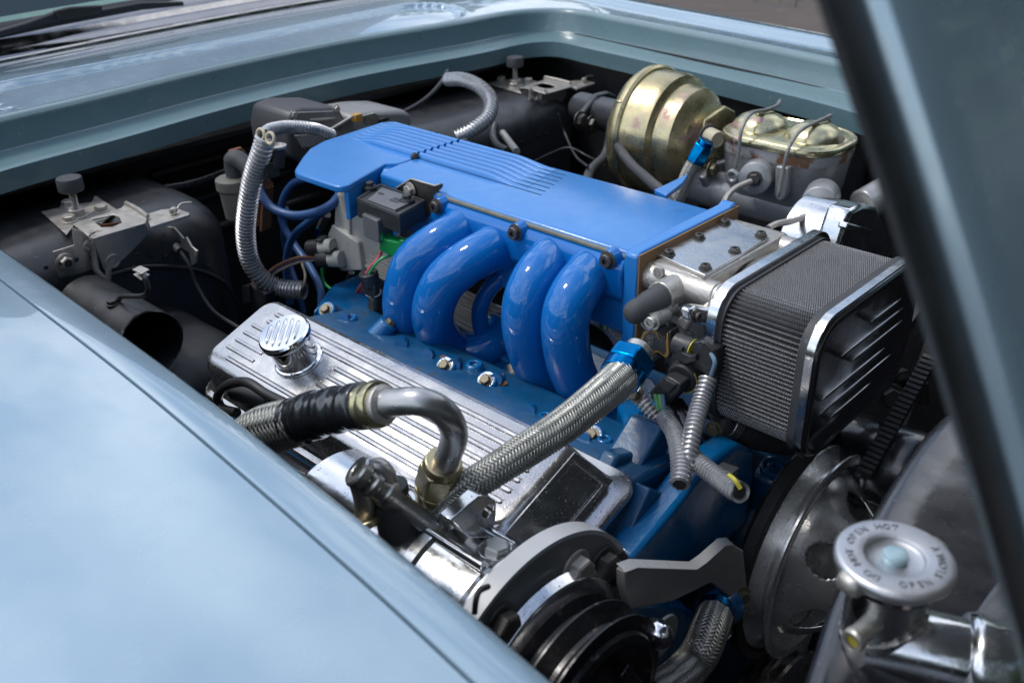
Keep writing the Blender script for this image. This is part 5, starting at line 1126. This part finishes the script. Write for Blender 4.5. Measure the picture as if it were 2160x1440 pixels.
for k in range(ncg):
    p = cA.lerp(cB, (k + .5)/ncg); part('cog', MB().box(p + nB*.0018, (.016, .0052, .0042), frame(p, dB).to_3x3() @ Matrix.Rotation(0, 3, 'Z')) if False else MB().poly([p + dB.normalized()*a + nB*b - X*.008 for a, b in ((-.0030, 0), (-.0022, .0042), (.0022, .0042), (.0030, 0))], X*.016), BELT, cgl, .0005)
ip = thing('idler_pulley', 'black smooth idler pulley in the dark beside the cogged belt', 'pulley', P(1800, 960, x=-.33))
part('drum', MB().lathe([(.0, -.03), (.050, -.03), (.052, -.027), (.052, .02), (.048, .024), (.03, .024), (0, .024)], frame(P(1830, 975, x=-.335), X), 48), GLOSSB, ip, .001)
sp_ = thing('steering_pump', 'black rounded pump housing behind the cogged belt', 'pump', P(1880, 960, x=-.28))
part('housing', MB().lathe([(.0, -.02), (.040, -.02), (.046, -.01), (.047, .02), (.04, .034), (.025, .038), (0, .038)], frame(P(1888, 985, x=-.29), X), 40), GLOSSB, sp_, ang=70)
part('bracket', MB().poly([P(a, b, x=-.33) for a, b in ((1895, 785), (1918, 780), (1920, 820), (1900, 860), (1888, 820))], (-.02, 0, 0)), DARKST, sp_, .002)
bolt(HEX_D, P(1878, 838, x=-.33), Vector((.5, -.6, .3)), .012, sp_)
part('bracket', MB().poly([P(a, b, x=-.31) for a, b in ((1944, 815), (1960, 805), (1965, 850), (1950, 860))], (-.02, 0, 0)), DARKST, sp_, .002)

# silver strut bracket in front of the block
sb = thing('strut_bracket', 'flat grey painted strut bracket bent in the middle with a brass-coloured bolt', 'bracket', P(1440, 1230, x=-.35))
top = [(1318, 1206), (1345, 1196), (1470, 1200), (1490, 1186), (1530, 1150), (1548, 1148)]
bot = [(1568, 1160), (1578, 1255), (1556, 1272), (1500, 1228), (1480, 1238), (1418, 1268), (1330, 1285), (1318, 1240)]
xs_ = {}
pf_ = [P(a, b, x=-.352) for a, b in top + bot]
part('plate', MB().poly(pf_, (-.009, 0, 0)), GREYPT, sb, .0012)
tl = [P(a, b, x=-.352) for a, b in top]; 
part('top_edge', MB().strip([[p + X*.0002, p + Vector((-.009, 0, .004))] for p in tl] ), mat('lit grey painted edge', (.42,.43,.44), 0, .35, coat=.3, patch=.72, patchcol=(.12,.06,.04), pscale=60), sb)  # strut grey made paler along the top, light on the edge put into colour
bolt(HEX_G, P(1562, 1254, x=-.351), X + Y*-.5, .0078, sb)

# ================================================================== COMPRESSOR
AC = Vector((0, .428, .806))
ac = thing('air_compressor', 'polished air conditioning compressor with hex plug and ear lug in front of the valve cover', 'compressor', (-.5, .425, .73))
AX = frame(AC, X)
def axp(x): return frame((x, AC.y, AC.z), X, Y)
part('rear_head', MB().lathe([(0, -.66), (.055, -.66), (.068, -.645), (.070, -.57), (.0715, -.565), (.0715, -.556), (.069, -.553)], AX, 64), POLISH, ac, ang=30)
part('cylinder_body', MB().lathe([(.068, -.555), (.068, -.500), (.0712, -.497), (.0712, -.486), (.068, -.483), (.066, -.43), (.074, -.42), (.074, -.405), (.055, -.395)], AX, 64), POLISH, ac, ang=30)
for k, a_ in enumerate((70, 100)):
    a1 = radians(a_); p0 = Vector((-.60, AC.y + .069*cos(a1), AC.z + .069*sin(a1))); p1 = p0 + X*.17
    part('through_bolt_rib', MB().cyl(p0, p1, .0045, None, 16), POLISH, ac, .001)
hp_ = P(1045, 1165, z=.868); part('plug_collar', MB().lathe([(.0160, -.012), (.0160, .0015), (.0145, .003), (.0130, .003), (.0130, .0005)], frame(hp_, Vector((.1, .1, 1))), 32), POLISH, ac)
bolt(HEX_Z, hp_ + Z*-.001, Vector((.1, .1, 1)), .0110, ac, 'hex_plug')
ear = [P(a, b, x=-.455) for a, b in ((950, 1098), (1010, 1046), (1030, 1043), (1047, 1058), (1049, 1085), (1036, 1135), (990, 1135))]
eh = P(1030, 1078, x=-.455); part('ear_lug', MB().poly(ear, (-.014, 0, 0), [[eh + Vector((0, .006*cos(-2*pi*k/16), .006*sin(-2*pi*k/16))) for k in range(16)]]), POLISH, ac, .0015)
# clutch mounting plate and clutch
cpn = thing('compressor_bracket', 'round grey painted mounting plate of the compressor with paint chips', 'bracket', (-.385, .43, .70))
CC = Vector((-.385, .425, .790))
part('plate', MB().lathe([(.030, 0), (.118, 0), (.1185, .001), (.1185, .005), (.118, .006), (.030, .006)], frame(CC, X, Y), 96, cap=False, a0=radians(-60), a1=radians(200)), mat('shaded grey paint', (.17,.17,.165), .1, .4, bump=.2, bscale=120, var=.15, patch=.66, patchcol=(.10,.06,.04), pscale=45), cpn, .0004)  # bracket grey darkened, the shade on the plate put into the colour
part('plate_lip', MB().lathe([(.1185, -.010), (.1225, -.010), (.1225, .006), (.1185, .006)], frame(CC, X, Y), 96, cap=False, a0=radians(-20), a1=radians(170)), mat('lit grey painted edge', (.42,.43,.44)), cpn)  # same grey paint made paler, light on the lip put into the colour
part('clutch_casting', MB().lathe([(.02, .006), (.088, .006), (.092, .010), (.088, .020), (.080, .024), (.05, .026)], frame(CC, X, Y), 64, cap=False), POLISH, cpn, .001)
for a_, r_, me in ((38, .098, HEX_D), (62, .090, HEX_N), (24, .105, HEX_D), (118, .094, HEX_D), (50, .080, HEX_G)):
    a1 = radians(a_); bolt(me, CC + Vector((.0065, r_*cos(a1), r_*sin(a1))), X, .0125, cpn)
part('coil_lead', MB().tube(spline([P(1030, 1236, x=-.37), P(1012, 1245, x=-.368), P(1004, 1265, x=-.366), P(1001, 1292, x=-.366)], 6), .0022, 8), W_BLK, cpn)
pu = thing('compressor_pulley', 'black multi-groove compressor pulley at the bottom edge', 'pulley', (-.33, .42, .70))
U = frame((-.365, .425, .785), X, Y)
R0 = .083
prof = [(.05, 0), (R0, 0), (R0 + .001, .001), (R0 + .001, .0025), (R0 - .013, .009), (R0 - .013, .012), (R0 + .000, .0195), (R0 + .001, .0205), (R0 + .001, .0225), (R0 - .013, .030), (R0 - .013, .034), (R0 - .001, .042), (R0, .043), (R0, .045), (R0 - .006, .046), (R0 - .012, .0465), (R0 - .014, .050), (R0 - .020, .052), (R0 - .026, .048), (.040, .045), (.030, .050), (0, .050)]
part('grooved_rim', MB().lathe(prof, U, 96), mat('worn black pulley', (.03, .03, .032), .5, .32, var=.3, vscale=30, bump=.15, bscale=200, dust=.64, dustcol=(.10,.09,.085), dscale=120), pu, ang=25)
for k in range(3):
    a1 = radians(30 + 120*k); part('clutch_spring', MB().box(Vector((-.312, .425 + .036*cos(a1), .785 + .036*sin(a1))), (.004, .04, .012), Matrix.Rotation(a1 + pi/2, 3, 'X')), GLOSSB, pu, .001)

# pressure line with taped braided hose
acl = thing('compressor_line', 'bent steel pipe with brass-coloured nut, crimp ferrule, black tape and braided hose', 'pipe', P(860, 930, y=.45))
def Q(a, b, y): return P(a, b, y=y - .022)
pipe = [Q(808, 852, .415), Q(840, 848, .418), Q(880, 846, .424), Q(920, 858, .434), Q(948, 885, .443), Q(958, 920, .452), Q(948, 955, .458), Q(934, 985, .462)]
part('bent_pipe', MB().tube(resample(spline(pipe, 12), .003), .0110, 32), mat('satin alloy pipe', (.42, .42, .42), .9, .33, bump=.2, bscale=160, var=.1), acl, ang=80)
n0, n1 = Q(936, 972, .461), Q(916, 1040, .464); dn_ = (n1 - n0)
hxm = frame(n0, dn_); part('collar', MB().cyl(n0, n0 + dn_*.18, .0158, .0172, 28), GOLDZ, acl, .0012)
part('hex_nut', MB().poly([n0 + dn_*.16 + hxm.to_3x3() @ Vector((.0195*cos(pi/3*i + .3), .0195*sin(pi/3*i + .3), 0)) for i in range(6)], dn_*.62), GOLDZ, acl, .0018)
part('skirt', MB().cyl(n0 + dn_*.78, n1, .0185, .0178, 28), GOLDZ, acl, .001)
th0, th1 = n1 - dn_*.02, n1 + dn_*.62
part('thread', MB().tube(resample([th0, th1], .0009), [(.0138 if i % 2 else .0150) for i in range(int(round((th1-th0).length/.0009)) + 1)], 28), ZINC, acl, ang=20)
part('port_boss', MB().lathe([(.0, 0), (.019, 0), (.024, .012), (.030, .03)], frame(th1 - dn_*.05, dn_), 32), POLISH, acl, ang=50)
f0, f1 = Q(812, 852, .415), Q(757, 855, .412); df = f1 - f0
part('pipe_bead', MB().lathe([(.011, -.003), (.0150, -.001), (.0155, .001), (.0135, .003), (.0150, .0045), (.011, .006)], frame(f0, df), 28, cap=False), CAST, acl)
part('crimp_ferrule', MB().lathe([(.0125, .004), (.0180, .005), (.0195, .010), (.0180, .014), (.0170, .018), (.0178, .020), (.0168, .024), (.0168, (df.length))], frame(f0, df), 36), GOLDL, acl, ang=50)
tpth = resample(spline([Q(770, 855, .412), Q(720, 862, .410), Q(660, 876, .408), Q(625, 888, .406)], 10), .0020); nn = len(tpth)
part('black_tape', MB().tube(tpth, [.0185 + .0020*sstep(.1, .8, i/nn) + .0003*sin(i*1.1) + .0008*sin(i*.37) for i in range(nn)], 36), TAPE, acl, ang=80)
hp2 = [Q(640, 886, .407), Q(600, 896, .404), Q(560, 908, .400), Q(520, 930, .398), Q(480, 965, .396)]
part('hose_core', MB().tube(spline(hp2, 8), .0175, 24), HOSEIN, acl)
part('braid', braid(hp2, .0195, 14, pitch=.080, gap=.86, amp=.0013, rl=lambda t: 1.0 + .12*sin(pi*min(1, t*1.3))), BRAIDD, acl, ang=60)
# second fitting left of it
f2 = thing('charging_fitting', 'steel compressor hose fitting with open round mouth and short bent tube', 'fitting', P(770, 1060, y=.41))
m0 = Q(750, 990, .402); md = Vector((-.45, -.50, .74)).normalized(); MF = frame(m0, -md)
part('mouth', MB().lathe([(.0055, .010), (.006, .001), (.0075, 0), (.0125, 0), (.0138, .002), (.0135, .009), (.0115, .011), (.0118, .015), (.0135, .017), (.0135, .021), (.0110, .023), (.011, .030), (.0125, .032), (.0120, .040), (.009, .048), (.009, .09)], MF, 32, cap=False), ZINC, f2, ang=30)
part('bent_tube', MB().tube(spline([Q(772, 1050, .408), Q(778, 1010, .412), Q(796, 984, .418), Q(815, 1000, .422), Q(822, 1030, .426)], 8), .0078, 20), CAST, f2, ang=80)
part('rubber_socket', MB().lathe([(.0125, 0), (.0155, .002), (.0155, .010), (.0135, .012), (.0165, .02), (.0170, .045), (.014, .055)], frame(Q(820, 1018, .426), Vector((.12, .02, -1))), 28), RUBBER, f2, ang=35)
part('lower_cap', MB().cyl(Q(770, 1092, .405), Q(776, 1108, .405), .014, .012, 24), GOLDZ, f2, .002)
part('lower_stem', MB().tube(spline([Q(757, 1010, .404), Q(768, 1050, .406), Q(772, 1095, .408)], 6), .009, 20), CAST, f2)

# rails under the valve cover
ex = thing('plug_shield', 'dark polished ribbed shield strips below the near valve cover', 'shield', (-.65, .41, .77))
part('upper_strip', MB().poly([P(a, b, z=.800) for a, b in ((470, 915), (500, 880), (960, 1090), (1010, 1150), (960, 1160), (540, 950))], (0, 0, -.006)), GLOSSB, ex, .002)
part('lower_strip', MB().poly([P(a, b, z=.785) for a, b in ((560, 960), (640, 925), (930, 1075), (900, 1140), (860, 1150))], (0, 0, -.006)), VCMAT, ex, .002)
for k in range(4):
    a, b = P(585 + 12*k, 950 - 9*k, z=.7865), P(880 + 12*k, 1110 - 9*k, z=.7865); part('ridge', MB().cyl(a, b, .0012, None, 8), VCMAT, ex)
bxo = thing('junction_box', 'black plastic box with a round screw under the rear of the valve cover', 'box', P(560, 870, y=.42))
part('body', MB().poly([P(a, b, z=.80) for a, b in ((480, 870), (505, 840), (560, 862), (600, 890), (560, 905), (520, 905))], (0, 0, -.03)), PLAST, bxo, .004)
part('eyelet', MB().lathe([(.0035, 0), (.0035, .001), (.0055, .001), (.0055, 0)], frame(P(513, 878, z=.8005), Z), 20, cap=False), ZINC, bxo)
part('loop_lead', MB().tube(spline([P(a, b, y=.45) for a, b in ((500, 870), (468, 860), (460, 835), (480, 812), (520, 806), (560, 830), (600, 850))], 8), .0055, 12), W_BLK, bxo)
part('plug_boot', MB().cyl(P(500, 820, y=.47), P(570, 845, y=.47), .014, .011, 20), RUBBER, bxo, .003)

# ================================================================== BRAIDED HOSES
bh1 = thing('braided_hose', 'long steel braided hose crossing the valve cover to a blue anodised nut', 'hose', P(1130, 930, y=.55), 'braided hoses')
hp3 = [P(a, b, y=y) for a, b, y in ((925, 1082, .440), (975, 1035, .448), (1030, 1000, .466), (1100, 955, .498), (1180, 903, .540), (1250, 848, .585), (1300, 805, .628), (1322, 782, .650))]
part('core', MB().tube(spline(hp3, 8), [.0112 + .0050*i/(8*(len(hp3)-1)) for i in range(8*(len(hp3)-1)+1)], 24), HOSEIN, bh1)
part('braid', braid(hp3, .0172, 18, pitch=.056, gap=.84, amp=.0009, rl=lambda t: .72 + .28*t), BRAID, bh1, ang=60)
n0, n1 = P(1308, 795, y=.640), P(1338, 752, y=.668); dn_ = n1 - n0; hxm = frame(n0, dn_).to_3x3()
part('nut_skirt', MB().cyl(n0 - dn_*.05, n0 + dn_*.35, .0205, .0212, 36), BLUEAN, bh1, .001)
part('blue_nut', MB().poly([n0 + dn_*.33 + hxm @ Vector((.0245*cos(pi/3*i), .0245*sin(pi/3*i), 0)) for i in range(6)], dn_*.6), BLUEAN, bh1, .002)
part('neck', MB().cyl(n0 + dn_*.9, n0 + dn_*1.4, .014, None, 24), ZINC, bh1, .001)
clb = [P(a, b, y=.668) for a, b in ((1338, 815), (1348, 785), (1356, 778), (1362, 784), (1358, 806), (1346, 826))]
part('clamp_tail', MB().poly(clb, (0, .0012, 0)), WHTSIL, bh1, .0003)
for k in range(4):
    a, b = P(1345 + 3*k, 806 - 8*k, y=.6675), P(1356 + 2*k, 803 - 8*k, y=.6675); part('clamp_slot', MB().cyl(a, b, .0006, None, 6), W_BLK, bh1)
bolt(HEX_G, P(1344, 832, y=.675), Vector((-.3, -.8, .4)), .0065, bh1, 'clamp_screw')
bh2 = thing('braided_hose', 'short steel braided hose curving down at the bottom edge below the blue neck', 'hose', P(1470, 1400, x=-.35), 'braided hoses')
hp4 = [P(a, b, x=x) for a, b, x in ((1510, 1292, -.345), (1496, 1330, -.335), (1480, 1370, -.33), (1455, 1405, -.33), (1415, 1440, -.33), (1370, 1470, -.33))]
part('core', MB().tube(spline(hp4, 8), .0160, 24), HOSEIN, bh2)
part('braid', braid(hp4, .0172, 18, pitch=.060, gap=.84, amp=.0010), BRAID, bh2, ang=60)
c4 = frame(hp4[0], hp4[1] - hp4[0]); part('clamp', MB().lathe([(.0178, -.004), (.019, -.004), (.019, .005), (.0178, .005)], c4, 32, cap=False), BLUEAN, bh2)
wt = P(1525, 1350, x=-.345); part('clamp_tail', MB().tube(spline([P(1532, 1318, x=-.34), P(1542, 1335, x=-.34), P(1530, 1350, x=-.34)], 5), .0015, 6), ZINC, bh2)
lh = thing('lower_hose', 'black rubber hose in shadow between the pulleys at the bottom', 'hose', P(1420, 1400, x=-.38))
part('tube', MB().tube(spline([P(a, b, x=-.40) for a, b in ((1500, 1330), (1450, 1380), (1400, 1430), (1360, 1480))], 8), .018, 20), RUBBER, lh)

# ================================================================== RADIATOR
rd = thing('radiator_shroud', 'black painted radiator shroud panel rising at the right behind the cap', 'radiator shroud', (-.1, .6, .90))
ep = [P(a, b, z=.935) for a, b in ((2080, 820), (2020, 862), (1982, 885), (1930, 945), (1880, 1020), (1835, 1105), (1790, 1190), (1750, 1290), (1715, 1400), (1690, 1480))]
ep = spline(ep, 6); rows = []
for p in ep:
    rows.append([p + Vector((-.012, 0, -.40)), p + Vector((-.006, 0, -.10)), p + Vector((-.0022, 0, -.010)), p + Vector((0, 0, -.002)), p + Vector((.002, 0, 0)), p + Vector((.010, .001, .001)), p + Vector((.03, .002, -.002)), p + Vector((.07, .002, -.010)), p + Vector((.11, .002, -.014)), p + Vector((.22, .002, -.02))])
part('panel', MB().strip(rows), GLOSSB, rd, ang=50)
pb = P(1990, 972, z=.930); part('rivet', MB().lathe([(.0055, 0), (.005, .002), (0, .0032)], frame(pb, Z), 16), GLOSSB, rd)
tk = MB(); part('top_tank', MB().poly([Vector((x, y, .925)) for x, y in ((-.12, .30), (-.055, .30), (-.02, 1.3), (-.11, 1.3))], (0, 0, -.3)), GLOSSB, rd, .01)
CT = Vector((-.1465, .4885, 1.0))
rc = thing('radiator_cap', 'round aluminium radiator cap with embossed warning words and pale blue rivet', 'radiator cap', CT - Z*.012)
RCF = frame(CT, Z, X)
part('disc', MB().lathe([(.0272, -.0085), (.0282, -.0072), (.0293, -.0055), (.0298, -.0036), (.0296, -.0018), (.0286, -.0004), (.0272, 0), (.0165, 0), (.0150, -.0006), (.0143, -.0022), (.0135, -.0028), (.006, -.0028), (0, -.0028)], RCF, 96), mat('brushed cap aluminium', (.50,.51,.54), .9, .42, bump=.2, bscale=260, var=.08), rc, ang=40)
part('rivet', MB().lathe([(.0062, -.0028), (.0064, .0002), (.0060, .0012), (.0050, .0015), (0, .0015)], RCF, 36), LBLUE, rc, ang=50)
for a_ in (-112, 68):
    a1 = radians(a_); d = Vector((cos(a1), sin(a1), 0)); s_ = Vector((-sin(a1), cos(a1), 0)); c_ = CT + d*.0268
    part('grip_ear', MB().loft([[c_ + s_*(w*q) + d*e - Z*hh for q, e in ((-1, -.004), (-1, l*.55), (-.55, l), (.55, l), (1, l*.55), (1, -.004))] for w, l, hh in ((.0070, .0060, .0110), (.0074, .0068, .0085), (.0066, .0062, .0040), (.0050, .0040, .0016))]), CAST, rc, .001, ang=60)
def arctext(txt, r, amid, size, outward, parent):
    step = size * .74 / r; n = len(txt)
    for i, ch in enumerate(txt):
        if ch == ' ': continue
        k = (i - (n - 1)/2) * step; a1 = radians(amid) + (-k if outward else k)
        p = CT + Vector((r*cos(a1), r*sin(a1), .00015)); up = Vector((cos(a1), sin(a1), 0)) * (1 if outward else -1); xd = up.cross(Z)
        part('letter', textmesh(ch, size, frame(p, Z, xd), DPRINT, .00045), mat('embossed letter', (.30,.30,.32), 1, .45), parent)
arctext('DO NOT OPEN HOT', .0222, 192, .0058, True, rc)
arctext('OPEN SLOWLY', .0222, -2, .0058, False, rc)
rc.scale = (1.2, 1.2, 1.2)
fn = thing('filler_neck', 'polished aluminium radiator filler neck with overflow stub and welded elbow', 'filler neck', CT - Z*.012)
fn.scale = (1.2, 1.2, 1.2)
part('neck', MB().lathe([(.0225, -.013), (.0208, -.015), (.0204, -.019), (.0198, -.022), (.0196, -.050), (.0200, -.062)], RCF, 64), WHTSIL, fn, ang=50)
part('neck_flange', MB().lathe([(.018, -.0085), (.0250, -.009), (.0255, -.0125), (.0225, -.0145)], RCF, 64, cap=False), CHROME, fn)
o0, o1 = [CT - Z*.012 + (q - CT + Z*.012) / 1.2 for q in (P(1855, 1300, z=.966), P(1797, 1352, z=.962))]
part('overflow_stub', MB().lathe([(.0035, 0), (.0055, 0), (.0062, .001), (.0062, .004), (.0055, .0055), (.0055, .028), (.0085, .029), (.0085, .034)], frame(o1, o0 - o1 + (o0-o1).normalized()*.0), 24, cap=False), CAST, fn, ang=40)
part('stub_residue', MB().cyl(o1 + (o0-o1)*.08, o1 + (o0-o1)*.04, .0045, None, 16), mat('yellow residue', (.45,.36,.05), 0, .6), fn)
e0_ = CT + Vector((0, 0, -.052)); 
elb = spline([CT + Vector((-.004, -.002, -.058)), CT + Vector((.012, .004, -.056)), CT + Vector((.035, .014, -.056)), CT + Vector((.075, .034, -.060)), CT + Vector((.13, .06, -.066))], 8)
part('elbow_pipe', MB().tube(elb, .0200, 40), POLISH, fn, ang=70)
part('weld_bead', MB().tube([CT + Vector((.0196*cos(a) + .001, .0196*sin(a), -.044 + .010*cos(a - .4) + .0004*sin(a*37))) for a in [2*pi*k/90 for k in range(90)]], [.0013 + .0004*sin(k*1.3) for k in range(90)], 8, closed=True), CAST, fn, ang=80)
jn = thing('hose_joint', 'dented aluminium hose joint at the lower right edge below the hood', 'joint', CT - Z*.012)
jn.scale = (1.2, 1.2, 1.2)
jc = elb[-14]; jd = (elb[-8] - elb[-16]).normalized()
part('sleeve', MB().lathe([(.0203, -.012), (.0232, -.011), (.0245, -.006), (.0232, 0), (.0242, .006), (.023, .012), (.023, .05)], frame(jc, jd), 40), POLISH, jn, ang=60)
print('objects', len(bpy.data.objects))
